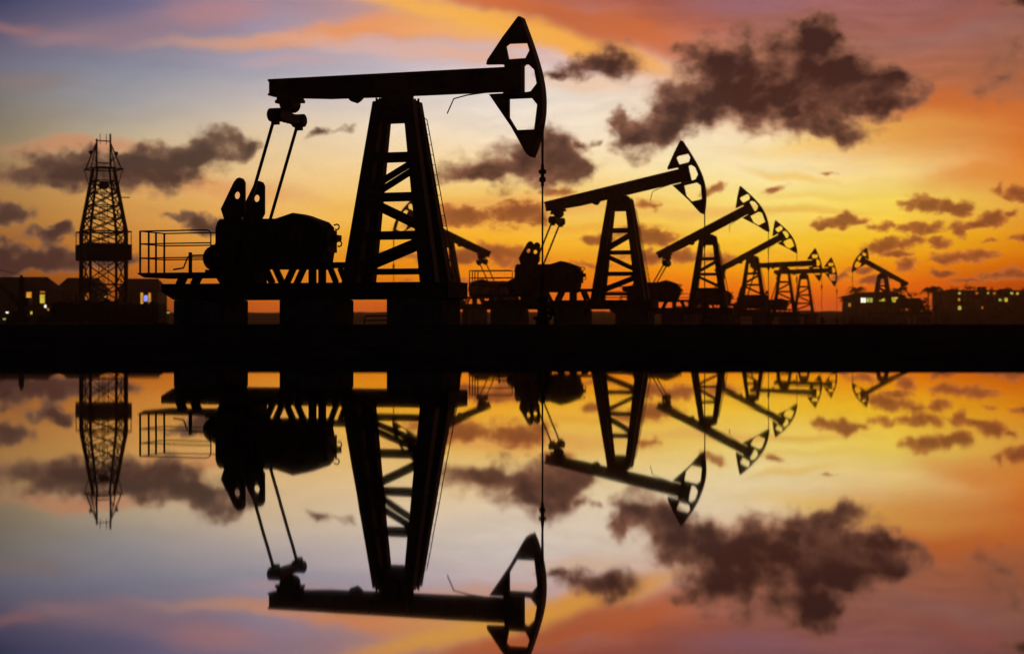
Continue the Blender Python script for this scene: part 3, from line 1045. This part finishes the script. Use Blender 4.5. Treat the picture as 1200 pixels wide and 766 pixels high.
# ------------------------------------------------------------------ drilling rig mast
def build_derrick():
    D = 150.0
    S = D / 2000.0
    root = empty('drilling_derrick', (-35.9, D, GZ), R(28.5), 1.0, 'tall lattice drilling derrick with a dark walled board halfway up', 'derrick')
    lev = [(0.0, 1.56), (1.75, 1.56), (3.5, 1.56), (5.65, 1.56), (7.05, 1.56), (8.15, 1.56), (9.3, 1.36), (10.4, 1.17), (11.5, 0.99), (12.6, 0.84), (13.75, 0.72)]

    def corner(i, sx, sy):
        z, a = lev[i]
        return Vector((sx * a, sy * a, z))
    for sx in (-1, 1):
        for sy in (-1, 1):
            w = 0.13 if sx * sy > 0 else 0.20
            pts = [corner(i, sx, sy) for i in range(len(lev))]
            bm = bmesh.new()
            add_tube(bm, [pts[0], pts[5], pts[-1]], [w, w, w * 0.75], 6)
            link('mast_leg', finish(bm, 'mast_leg', 'rust'), root)
    faces = [((-1, -1), (1, -1)), ((1, -1), (1, 1)), ((1, 1), (-1, 1)), ((-1, 1), (-1, -1))]
    for i in range(len(lev)):
        for p, q in faces:
            bar('girt', corner(i, *p), corner(i, *q), 0.09, 0.09, 'rust', root, (0, 0, 1))
    for i in range(len(lev) - 1):
        for p, q in faces:
            a, b, c, e = corner(i, *p), corner(i, *q), corner(i + 1, *p), corner(i + 1, *q)
            if i < 9:
                bar('lattice_brace', a, e, 0.085, 0.085, 'rust', root, (0.3, 0.2, 1))
                bar('lattice_brace', b, c, 0.085, 0.085, 'rust', root, (0.3, 0.2, 1))
            m = (c + e) / 2
            if i % 2 == 0:
                bar('hanger', (a + b) / 2, m, 0.05, 0.05, 'rust', root, (1, 0, 0.2))

    def board(bm):
        for y0, y1, x0, x1 in ((-1.98, -1.90, -1.98, 1.98), (1.90, 1.98, -1.98, 1.98), (-1.89, 1.89, -1.98, -1.90), (-1.89, 1.89, 1.90, 1.98)):
            add_box(bm, x0, x1, y0, y1, 5.62, 6.98)
        add_box(bm, -1.89, 1.89, -1.89, 1.89, 5.58, 5.70)
    part('board_walls', 'derrick_board', 'rust', board, root)
    for z in (8.1, 13.6):
        e = 1.92 if z < 9 else 1.37
        for p, q in faces:
            bar('walkway_rail', (p[0] * e, p[1] * e, z), (q[0] * e, q[1] * e, z), 0.11, 0.11, 'rust', root, (0, 0, 1))
    for p in ((-1, -1), (1, -1), (1, 1), (-1, 1)):
        bar('rail_post', (p[0] * 1.92, p[1] * 1.92, 6.9), (p[0] * 1.92, p[1] * 1.92, 8.1), 0.06, 0.06, 'rust', root)
        bar('knee_brace', (p[0] * 1.35, p[1] * 1.35, 13.6), (p[0] * 0.95, p[1] * 0.95, 11.9), 0.06, 0.06, 'rust', root, (0, 1, 0.3))
    # crown frame
    for s, top in ((-1, 16.25), (1, 16.75)):
        bar('crown_post', (s * 0.62, 0, 13.6), (s * 0.60, 0, top), 0.14, 0.14, 'rust', root)
        for yy in (-1, 1):
            bar('crown_stay', (s * 1.35, yy * 0.9, 13.6), (s * 0.62, yy * 0.06, 15.9), 0.09, 0.09, 'rust', root, (0, 0.4, 1))
            bar('crown_brace', (s * 1.05, yy * 0.7, 14.9), (s * 0.62, 0, 14.2), 0.05, 0.05, 'rust', root, (0, 0.4, 1))
        part('crown_sheave', 'crown_sheave', 'rust', lambda bm: add_lathe(bm, [(0.1, -0.14), (0.17, -0.1), (0.17, 0.1), (0.1, 0.14)], 12, 'y'), root, (s * 1.12, 0, 15.05))
    bar('crown_beam', (-0.62, 0, 16.1), (0.62, 0, 16.1), 0.09, 0.09, 'rust', root)
    bar('crown_beam', (-0.62, 0, 14.15), (0.62, 0, 14.15), 0.1, 0.1, 'rust', root)
    for xx in (-0.3, 0.25):
        rod('crown_pin', (xx, 0, 15.8), (xx, 0, 16.7), 0.03, 'rust', root)
    bk = part('travelling_block', 'travelling_block', 'steel', lambda bm: (add_box(bm, -.32, .32, -.25, .25, 11.9, 12.5), add_box(bm, -.5, .5, -.12, .12, 12.05, 12.3)), root)
    for xx in (-.12, .0, .12):
        rod('drill_line', (xx, 0, 12.5), (xx, 0, 14.15), 0.015, 'steel', root)
        rod('drill_line', (xx, 0, 3), (xx, 0, 11.9), 0.022, 'steel', root)
    bar('side_step', (0.9, 0, 11.2), (2.3, 0, 11.2), 0.06, 0.3, 'rust', root)
    lp = part('ladder', 'derrick_ladder', 'rust', lambda bm: [add_tube(bm, [(-2.06 + dx, -1.0, 0), (-2.06 + dx, -1.0, 8.6)], 0.03, 6) for dx in (-.16, .16)], root)
    for i in range(20):
        rod('rung', (-2.22, -1.0, 0.3 + i * 0.42), (-1.90, -1.0, 0.3 + i * 0.42), 0.02, 'rust', lp)


build_derrick()


def PX(px, D):
    return round((px - 600) / 2000.0 * D, 2)


def HZ(py, D):
    """height above the field of something seen py rows down the frame, D metres off"""
    return round((379.5 - py) / 2000.0 * D + 0.027, 2)


# ------------------------------------------------------------------ rig yard: tank, cabin, pump skid, crane
def ribbed_tank(x, y, w, h, dpt, label):
    root = empty('mud_tank', (x, y, GZ), R(-6), 1, label, 'tank')
    bm = bmesh.new()
    add_box(bm, -w / 2, w / 2, -dpt / 2, dpt / 2, 0.15, h)
    link('tank_shell', finish(bm, 'tank_shell', 'rust'), root)
    n = int(w / 0.45)
    for i in range(n + 1):
        xx = -w / 2 + w * i / n
        bar('rib', (xx, -dpt / 2 - 0.04, 0.15), (xx, -dpt / 2 - 0.04, h), 0.07, 0.08, 'rust', root)
    for s in (-1, 1):
        bar('skid_runner', (-w / 2 - 0.2, s * dpt * 0.38, 0.07), (w / 2 + 0.2, s * dpt * 0.38, 0.07), 0.16, 0.16, 'steel', root)
    for xx in (-0.3, 0.25):
        part('hatch', 'tank_hatch', 'steel', lambda b_: add_lathe(b_, [(0.25, 0), (0.25, 0.12), (0.2, 0.16)], 14), root, (xx * w, 0, h))


ribbed_tank(PX(166, 138), 138, 3.45, HZ(356, 138), 2.2, 'long low ribbed steel tank right of the drilling derrick')
ribbed_tank(PX(132, 141), 141, 1.5, HZ(353, 141), 2.0, 'short ribbed steel tank at the foot of the drilling derrick')


def site_cabin(x, y, w, h, dpt, label):
    root = empty('site_cabin', (x, y, GZ), R(4), 1, label, 'cabin')
    bm = bmesh.new()
    add_box(bm, -w / 2, w / 2, -dpt / 2, dpt / 2, 0.12, h - 0.12)
    link('cabin_wall', finish(bm, 'cabin_wall', 'rust'), root)
    bm = bmesh.new()
    add_plate(bm, [(-w / 2 - .15, h - .12), (w / 2 + .15, h - .12), (w / 2 + .15, h - .02), (0, h + .12), (-w / 2 - .15, h - .02)], [], -dpt / 2 - .15, dpt / 2 + .15)
    link('cabin_roof', finish(bm, 'cabin_roof', 'roof'), root)
    bm = bmesh.new()
    add_box(bm, -0.4, 0.4, -dpt / 2 - 0.04, -dpt / 2 - 0.003, 0.15, min(1.75, h - .3))
    dr = link('door', finish(bm, 'door', 'steel'), root)
    part('handle', 'cabin_handle', 'steel', lambda b_: add_box(b_, 0.26, 0.34, -.09, 0, 0, 0.05), dr, (0, -dpt / 2 - 0.04, 0.9))


site_cabin(PX(104, 140), 140, 2.9, HZ(354, 140), 2.2, 'low dark cabin left of the derrick foot')
site_cabin(PX(75, 143), 143, 1.6, HZ(355, 143), 2.0, 'small square cabin left of the low dark cabin')


def build_crane():
    D = 132.0
    root = empty('small_crane', (PX(25, D), D, GZ), 0, 1, 'small crane with slanting lattice boom at the left edge', 'crane')
    top = HZ(322, D)
    part('crane_base', 'crane_base', 'steel', lambda bm: (add_box(bm, -.9, .9, -.8, .8, 0.05, .55), add_box(bm, -.55, .55, -.5, .5, 0.55, 1.0)), root)
    bm = bmesh.new()
    add_tube(bm, [(0, 0, 0.9), (0, 0, 2.4), (0, 0, top - 0.3), (0, 0, top)], [0.30, 0.26, 0.2, 0.06], 8)
    link('crane_post', finish(bm, 'crane_post', 'steel'), root)
    part('crane_cab', 'crane_cab', 'steel', lambda bm: (add_box(bm, -.35, .66, -.5, .5, 1.42, 1.66), add_box(bm, .1, .66, -.45, .45, 1.66, 2.05)), root)
    a, b = Vector((-0.2, 0, 1.6)), Vector((-3.6, 0.4, 4.6))
    for dy, dz in ((-.18, 0), (.18, 0), (0, .34)):
        o = Vector((0, dy, dz))
        bar('boom_chord', a + o, b + o * 0.5, 0.06, 0.06, 'steel', root, (0, 0.5, 1))
    for i in range(14):
        t0, t1 = i / 14, (i + 1) / 14
        p = a.lerp(b, t0) + Vector((0, -.18, 0)) * (1 - t0 * .5)
        q = a.lerp(b, t1) + Vector((0, 0, .34)) * (1 - t1 * .5)
        if i % 2:
            p = a.lerp(b, t0) + Vector((0, 0, .34)) * (1 - t0 * .5)
            q = a.lerp(b, t1) + Vector((0, .18, 0)) * (1 - t1 * .5)
        bar('boom_lacing', p, q, 0.035, 0.035, 'steel', root, (0, 0.5, 1))
    rod('boom_cable', (0, 0, top - 0.05), b + Vector((0, 0, 0.15)), 0.018, 'steel', root)


build_crane()


def build_pipe_gate(x, y, w, h, label, rz=0):
    root = empty('pipe_barrier', (x, y, GZ), rz, 1, label, 'barrier')
    bm = bmesh.new()
    add_tube(bm, [(-w / 2, 0, -0.1), (-w / 2, 0, h - 0.08), (-w / 2 + 0.08, 0, h), (w / 2 - 0.08, 0, h), (w / 2, 0, h - 0.08), (w / 2, 0, -0.1)], 0.03, 8)
    link('bent_pipe', finish(bm, 'bent_pipe', 'steel'), root)
    rod('lower_pipe', (-w / 2, 0, h * 0.5), (w / 2, 0, h * 0.5), 0.022, 'steel', root)


build_pipe_gate(PX(441, 75), 75, 1.05, 0.38, 'low bent pipe barrier seen under the deck of the largest pump jack')
build_pipe_gate(PX(900, 150), 150, 5.0, 0.75, 'long low pipe barrier in front of the smaller pump jacks')


# ------------------------------------------------------------------ houses on the left shore
def hip_house(px0, px1, eave, ridge, D, label, windows, rz=0.0, depth=8.0, ridge_in=0.16):
    x0, x1 = PX(px0, D), PX(px1, D)
    w = x1 - x0
    hz0, hz1 = HZ(eave, D), HZ(ridge, D)
    root = empty('hip_roofed_house', ((x0 + x1) / 2, D + depth / 2, GZ), rz, 1, label, 'house', 'houses behind the derrick')
    bm = bmesh.new()
    add_box(bm, -w / 2 + .5, w / 2 - .5, -depth / 2 + .5, depth / 2 - .5, -.3, hz0)
    link('wall', finish(bm, 'wall', 'wall'), root)
    bm = bmesh.new()
    e = [bm.verts.new(p) for p in ((-w / 2, -depth / 2, hz0 - .05), (w / 2, -depth / 2, hz0 - .05), (w / 2, depth / 2, hz0 - .05), (-w / 2, depth / 2, hz0 - .05))]
    f = [bm.verts.new(p) for p in ((-w / 2, -depth / 2, hz0 + .1), (w / 2, -depth / 2, hz0 + .1), (w / 2, depth / 2, hz0 + .1), (-w / 2, depth / 2, hz0 + .1))]
    ri = w * ridge_in
    t = [bm.verts.new((-w / 2 + ri, 0, hz1)), bm.verts.new((w / 2 - ri, 0, hz1))]
    bm.faces.new(e)
    for k in range(4):
        bm.faces.new((e[k], e[(k + 1) % 4], f[(k + 1) % 4], f[k]))
    bm.faces.new((f[0], f[1], t[1], t[0]))
    bm.faces.new((f[1], f[2], t[1]))
    bm.faces.new((f[2], f[3], t[0], t[1]))
    bm.faces.new((f[3], f[0], t[0]))
    rf = link('roof', finish(bm, 'roof', 'roof'), root)
    bar('ridge_cap', (-w / 2 + ri, 0, hz1), (w / 2 - ri, 0, hz1), 0.12, 0.2, 'roof', rf)
    yf = -depth / 2 + .5
    cx = (x0 + x1) / 2
    for (ax, bx, ay, by, mat) in windows:
        a, b, c, dd = PX(ax, D) - cx, PX(bx, D) - cx, HZ(by, D), HZ(ay, D)
        bm = bmesh.new()
        add_box(bm, a, b, yf - 0.05, yf - 0.004, c, dd)
        wd = link('window', finish(bm, 'window', mat), root)
        bm = bmesh.new()
        g = 0.09
        add_box(bm, a - g, b + g, yf - 0.12, yf - 0.003, dd + .003, dd + g)
        add_box(bm, a - g, b + g, yf - 0.16, yf - 0.003, c - g, c - .003)
        add_box(bm, a - g, a - .003, yf - 0.12, yf - 0.003, c, dd)
        add_box(bm, b + .003, b + g, yf - 0.12, yf - 0.003, c, dd)
        if b - a > 0.8:
            add_box(bm, (a + b) / 2 - .04, (a + b) / 2 + .04, yf - 0.1, yf - 0.055, c, dd)
        link('frame', finish(bm, 'frame', 'frame'), wd)
    return root


hip_house(-22, 61, 340, 324, 260, 'hip roofed house at the left edge with warm lit porch', [
    (30, 36, 342, 353, 'lit_warm'), (46, 51.5, 345, 355, 'lit_yellow'), (46, 52, 330 + 11, 343, 'lit_orange'), (53, 56, 343, 350, 'glass'),
    (51, 53.5, 357, 360.5, 'lit_white'), (54.5, 58, 361.5, 364, 'lit_warm'), (33, 37, 365, 368, 'lit_yellow'), (29, 34, 371.5, 374, 'lit_yellow'), (10, 16, 345, 353, 'glass')])
hip_house(62, 117, 341, 325, 268, 'hip roofed house half hidden by the drilling derrick', [
    (98.5, 106.5, 343, 351, 'lit_orange'), (72, 79, 344, 352, 'glass'), (84, 90, 344, 352, 'glass'), (66.5, 69, 349, 353, 'lit_orange')])
hip_house(134, 188, 341, 326, 262, 'hip roofed house with a blue lit window right of the derrick', [
    (164, 167, 343, 356, 'lit_warm'), (167.6, 172.6, 346, 353, 'lit_blue'), (173.2, 176, 343, 356, 'lit_warm'), (136, 139, 350, 356, 'lit_orange'), (150, 156, 345, 353, 'glass'), (179, 184, 345, 353, 'glass')])


def yard_lamp(px, py, D, mat, label):
    z = HZ(py, D)
    root = empty('yard_lamp', (PX(px, D), D, GZ), 0, 1, label, 'lamp', 'lamps of the left yard')
    bm = bmesh.new()
    add_tube(bm, [(0, 0, -0.1), (0, 0, z - 0.2), (0.0, -0.02, z + 0.2), (0.08, -0.14, z + 0.27), (0.08, -0.3, z + 0.22)], [0.07, 0.05, 0.04, 0.03, 0.03], 8)
    link('post', finish(bm, 'post', 'steel'), root)
    bm = bmesh.new()
    add_lathe(bm, [(0.06, 0.2), (0.2, 0.1), (0.22, 0.02)], 12, 'z', (0.08, -0.3, z))
    link('shade', finish(bm, 'shade', 'steel'), root)
    bm = bmesh.new()
    add_lathe(bm, [(0.05, -0.17), (0.15, -0.11), (0.18, 0.0), (0.15, 0.06)], 12, 'z', (0.08, -0.3, z))
    link('bulb', finish(bm, 'bulb', mat, True), root)


yard_lamp(8.5, 365.5, 200, 'lit_white', 'white yard lamp on a thin post at the left edge')
yard_lamp(5, 373, 190, 'lit_green', 'low dim yard lamp below the white one at the left edge')
yard_lamp(197, 365.5, 200, 'lit_green', 'pale green yard lamp between the tank and the largest pump jack')
yard_lamp(123, 347, 235, 'lit_yellow', 'yellow lamp shining through the foot of the drilling derrick')


# ------------------------------------------------------------------ far right: lodge, long building, palms and trees
def lodge():
    D = 400.0
    x0, x1 = PX(991, D), PX(1060, D)
    cx = (x0 + x1) / 2
    w = x1 - x0
    root = empty('shore_lodge', (cx, D + 4, GZ), 0, 1, 'low lodge with a row of bright windows below the lone pump jack', 'building')
    bm = bmesh.new()
    add_box(bm, -w / 2 + .6, w / 2 - .6, -3.4, 3.4, -.3, HZ(346, D))
    link('wall', finish(bm, 'wall', 'wall'), root)
    h0, h1 = HZ(346.5, D), HZ(341, D)
    bm = bmesh.new()
    add_plate(bm, [(-w / 2 - .2, h0 - .5), (-w / 2 - .2, h0 - .3), (-w / 2 + 4, h1 - .3), (w / 2 - 3, h1), (w / 2 + .2, h0), (w / 2 + .2, h0 - .3)], [], -4.4, 4.4)
    link('roof', finish(bm, 'roof', 'roof'), root)
    for a, b, c, e, m in ((1009.5, 1015, 349, 354.5, 'lit_white'), (1015.8, 1023, 349, 354, 'lit_green'), (1026, 1029, 349, 354, 'lit_white'), (1030, 1037, 349, 353.5, 'lit_yellow'),
                          (1038.5, 1041.5, 348, 353.5, 'lit_warm'), (1043.5, 1052.5, 347.5, 354, 'lit_yellow'), (995, 997.5, 355, 359, 'lit_warm')):
        p, q, r, s = PX(a, D) - cx, PX(b, D) - cx, HZ(e, D), HZ(c, D)
        bm = bmesh.new()
        add_box(bm, p, q, -3.46, -3.404, r, s)
        wd = link('window', finish(bm, 'window', m), root)
        bm = bmesh.new()
        add_box(bm, p - .1, q + .1, -3.55, -3.403, r - .12, r - .003)
        add_box(bm, (p + q) / 2 - .05, (p + q) / 2 + .05, -3.5, -3.465, r, s)
        link('frame', finish(bm, 'frame', 'frame'), wd)


lodge()


def long_block():
    D = 430.0
    x0, x1 = PX(1106, D), PX(1250, D)
    cx = (x0 + x1) / 2
    w = x1 - x0
    root = empty('long_building', (cx, D + 6, GZ), R(0), 1, 'long dark flat roofed building with scattered lit windows at right', 'building')
    h = HZ(340, D)
    bm = bmesh.new()
    add_box(bm, -w / 2, w / 2, -6, 6, -.3, h - .5)
    link('wall', finish(bm, 'wall', 'wall'), root)
    bm = bmesh.new()
    add_box(bm, -w / 2 - .6, w / 2 + .6, -6.6, 6.6, h - .497, h)
    rf = link('roof', finish(bm, 'roof', 'roof'), root)
    for a, b, t in ((1155, 1161, 335.5), (1118, 1128, 338.5), (1180, 1192, 338)):
        p, q = PX(a, D) - cx, PX(b, D) - cx
        part('roof_hut', 'roof_hut_%d' % a, 'roof', lambda bm_: add_box(bm_, p, q, -2, 2, h, HZ(t, D)), rf)
    lit = {(1, 0): 'lit_green', (1, 1): 'lit_warm', (1, 2): 'lit_yellow', (4, 0): 'lit_orange', (6, 0): 'lit_green', (7, 0): 'lit_orange', (8, 1): 'lit_green', (9, 1): 'lit_yellow', (10, 0): 'lit_green', (11, 0): 'lit_yellow', (5, 2): 'lit_orange'}
    for i in range(20):
        for j in range(3):
            ax = 1116 + i * 6.8
            ay = (342, 349.5, 358.5)[j] + 0.4 * ((i * 7 + j * 3) % 3 - 1)
            ww, hh = 2.2 + 0.5 * ((i * 5 + j) % 3), 2.8
            m = lit.get((i, j), 'glass')
            if (i, j) in ((1, 2), (9, 1)):
                ww, hh = 3.6, 4.4
            p, q, r, s = PX(ax, D) - cx, PX(ax + ww, D) - cx, HZ(ay + hh, D), HZ(ay, D)
            bm = bmesh.new()
            add_box(bm, p, q, -6.05, -6.004, r, s)
            wd = link('window', finish(bm, 'window', m), root)
            bm = bmesh.new()
            add_box(bm, p - .1, q + .1, -6.18, -6.003, r - .13, r - .003)
            link('sill', finish(bm, 'sill', 'frame'), wd)


long_block()


def palm(px, py, D, label, r=2.4, seed=0):
    rnd = random.Random(seed)
    z = HZ(py, D)
    root = empty('palm_tree', (PX(px, D), D, GZ), rnd.random() * 6, 1, label, 'palm', 'palms by the lodge')
    bm = bmesh.new()
    lean = rnd.uniform(-.5, .5)
    pts = [(lean * t * t, 0.1 * math.sin(t * 3), z * t - 0.2 * (1 - t)) for t in (0, .2, .4, .6, .8, 1)]
    add_tube(bm, pts, [.26, .2, .18, .16, .15, .13], 8)
    link('trunk', finish(bm, 'trunk', 'bark', True), root)
    bm = bmesh.new()
    top = Vector((lean, 0.1 * math.sin(3), z))
    for k in range(17):
        a = k * 2.399 + rnd.random() * .4
        up = rnd.uniform(-.2, 1.0)
        ln = r * rnd.uniform(.75, 1.1)
        mid = []
        for i in range(9):
            t = i / 8
            mid.append(top + Vector((math.cos(a) * ln * t, math.sin(a) * ln * t, ln * (up * t - (0.75 + up * .55) * t * t))))
        side = Vector((-math.sin(a), math.cos(a), 0))
        for i in range(8):
            for s in (-1, 1):
                for f in (0.0, 0.5):
                    p = mid[i].lerp(mid[i + 1], f)
                    q = mid[i].lerp(mid[i + 1], f + .48)
                    wl = ln * .42 * (1 - (i + f) / 8.5) * rnd.uniform(.8, 1.2)
                    tip = (p + q) / 2 + side * s * wl + (mid[i + 1] - mid[i]) * .7 + Vector((0, 0, -wl * .6))
                    bm.faces.new([bm.verts.new(v) for v in (p, q, tip)])
    link('crown', finish(bm, 'crown', 'leaf'), root)


palm(1003, 338, 385, 'palm rising left of the lone pump jack tower', 2.6, 1)
palm(988, 350, 380, 'shortest palm, at the left end of the lodge', 1.5, 2)
palm(1052, 339, 412, 'palm standing at the right end of the lodge', 2.5, 3)
palm(1088, 338, 405, 'left palm of the pair beside the long building', 2.3, 4)
palm(1097, 337, 410, 'right palm of the pair, next to the long building', 2.5, 5)


def tree(name, px, py, D, wpx, label, cat, group, seed, squat=0.5):
    rnd = random.Random(seed)
    top = HZ(py, D)
    hw = wpx / 2000.0 * D / 2
    root = empty(name, (PX(px, D), D, GZ), rnd.random() * 6, 1, label, cat, group)
    bm = bmesh.new()
    add_tube(bm, [(0, 0, -.2), (.05, 0, top * .3), (0, .1, top * .6)], [top * .05 + .05, top * .04 + .03, top * .02 + .02], 7)
    for k in range(6):
        a = k * 1.05 + rnd.random()
        add_tube(bm, [(0.03, 0, top * rnd.uniform(.2, .4)), (math.cos(a) * hw * .4, math.sin(a) * hw * .4, top * .55), (math.cos(a) * hw * .7, math.sin(a) * hw * .7, top * rnd.uniform(.6, .8))],
                 [top * .02 + .02, top * .015 + .01, .015], 5)
    link('trunk', finish(bm, 'trunk', 'bark'), root)
    bm = bmesh.new()
    clumps = []
    for k in range(26):
        a, rr = rnd.random() * 6.283, math.sqrt(rnd.random())
        zz = rnd.uniform(squat * .3, 1)
        lim = math.sqrt(max(0.05, 1 - ((zz - squat) / (1 - squat * .75)) ** 2))
        clumps.append(Vector((math.cos(a) * rr * hw * lim * .9, math.sin(a) * rr * hw * lim * .9, top * (zz * .88 + .02))))
    sz = max(0.10, hw * 0.07)
    for c in clumps:
        cr = hw * rnd.uniform(.16, .32)
        for _ in range(48):
            v = Vector((rnd.gauss(0, 1), rnd.gauss(0, 1), rnd.gauss(0, .75))) * cr * .55
            p = c + v
            if p.z < 0.02:
                continue
            u = Vector((rnd.gauss(0, 1), rnd.gauss(0, 1), rnd.gauss(0, 1))).normalized() * sz * rnd.uniform(.7, 1.4)
            w_ = Vector((rnd.gauss(0, 1), rnd.gauss(0, 1), rnd.gauss(0, 1))).normalized() * sz * .6
            bm.faces.new([bm.verts.new(q) for q in (p - u, p + w_, p + u, p - w_)])
    link('crown', finish(bm, 'crown', 'leaf'), root)


tree('broad_tree', 1069, 341, 400, 26, 'rounded dark tree between the lodge and the pair of palms', 'tree', 'trees by the lodge', 11, .55)
tree('broad_tree', 1084, 346, 408, 22, 'lower dark tree under the pair of palms', 'tree', 'trees by the lodge', 12, .5)
tree('broad_tree', 1104, 345, 415, 20, 'dark tree at the left corner of the long building', 'tree', 'trees by the lodge', 13, .55)
tree('broad_tree', 1056, 352, 395, 16, 'small dark tree at the right end of the lodge', 'tree', 'trees by the lodge', 14, .5)
for px, py, w, seed, label in ((1116, 333, 20, 31, 'leftmost of the dark trees standing behind the long building'), (1136, 331, 24, 32, 'dark tree behind the long building, second from its left end'),
                               (1150, 334.5, 18, 33, 'low dark tree behind the middle of the long building'), (1170, 329, 26, 34, 'tallest dark tree behind the long building'),
                               (1187, 333, 20, 35, 'dark tree right of the tallest one behind the long building'), (1203, 332, 22, 36, 'dark tree cut by the right edge of the picture')):
    tree('broad_tree', px, py, 448 + seed % 5, w, label, 'tree', 'trees behind the long building', seed, .6)
tree('shrub', 86, 352, 145, 22, 'ragged shrub between the small cabin and the derrick foot', 'shrub', 'shrubs at the rig yard', 21, .45)
tree('shrub', 118, 352, 146, 18, 'ragged shrub at the foot of the drilling derrick', 'shrub', 'shrubs at the rig yard', 22, .45)
tree('shrub', 62, 361, 139, 14, 'low shrub left of the small square cabin', 'shrub', 'shrubs at the rig yard', 23, .4)
tree('shrub', 50, 371, 137, 20, 'lowest shrub, near the crane at the left edge', 'shrub', 'shrubs at the rig yard', 24, .4)
tree('shrub', 1016, 358, 398, 16, 'shrub in front of the brightest lodge windows', 'shrub', 'shrubs at the lodge', 25, .4)


def gate_lamp(px, py, D, label):
    z = HZ(py, D)
    root = empty('path_lamp', (PX(px, D), D, GZ), 0, 1, label, 'lamp', 'lamps between lodge and long building')
    bm = bmesh.new()
    add_tube(bm, [(0, 0, -0.1), (0, 0, z - 0.3)], [0.1, 0.06], 8)
    link('post', finish(bm, 'post', 'steel'), root)
    bm = bmesh.new()
    add_lathe(bm, [(0.12, -0.32), (0.36, -0.2), (0.42, 0.05), (0.34, 0.3), (0.1, 0.42)], 12, 'z', (0, 0, z))
    link('globe', finish(bm, 'globe', 'lit_green', True), root)


gate_lamp(1074, 357, 385, 'left globe lamp of the close pair right of the lodge')
gate_lamp(1079, 357, 386, 'right globe lamp of the close pair right of the lodge')


# ------------------------------------------------------------------ haze over the field
bm = bmesh.new()
add_box(bm, -2100, 2100, -400, 2500, -1.6, 22)
hz = finish(bm, 'haze', None)
hm = bpy.data.materials.new('thin_evening_haze')
hm.use_nodes = True
t = hm.node_tree
t.nodes.clear()
pv = t.nodes.new('ShaderNodeVolumePrincipled')
pv.inputs['Color'].default_value = (1.0, 0.55, 0.27, 1)
pv.inputs['Density'].default_value = 0.00028
pv.inputs['Anisotropy'].default_value = 0.75
mo_ = t.nodes.new('ShaderNodeOutputMaterial')
t.links.new(pv.outputs[0], mo_.inputs['Volume'])
hz.materials.append(hm)
tag(link('haze', hz), label='thin warm evening haze over the whole field', cat='haze', kind='stuff')
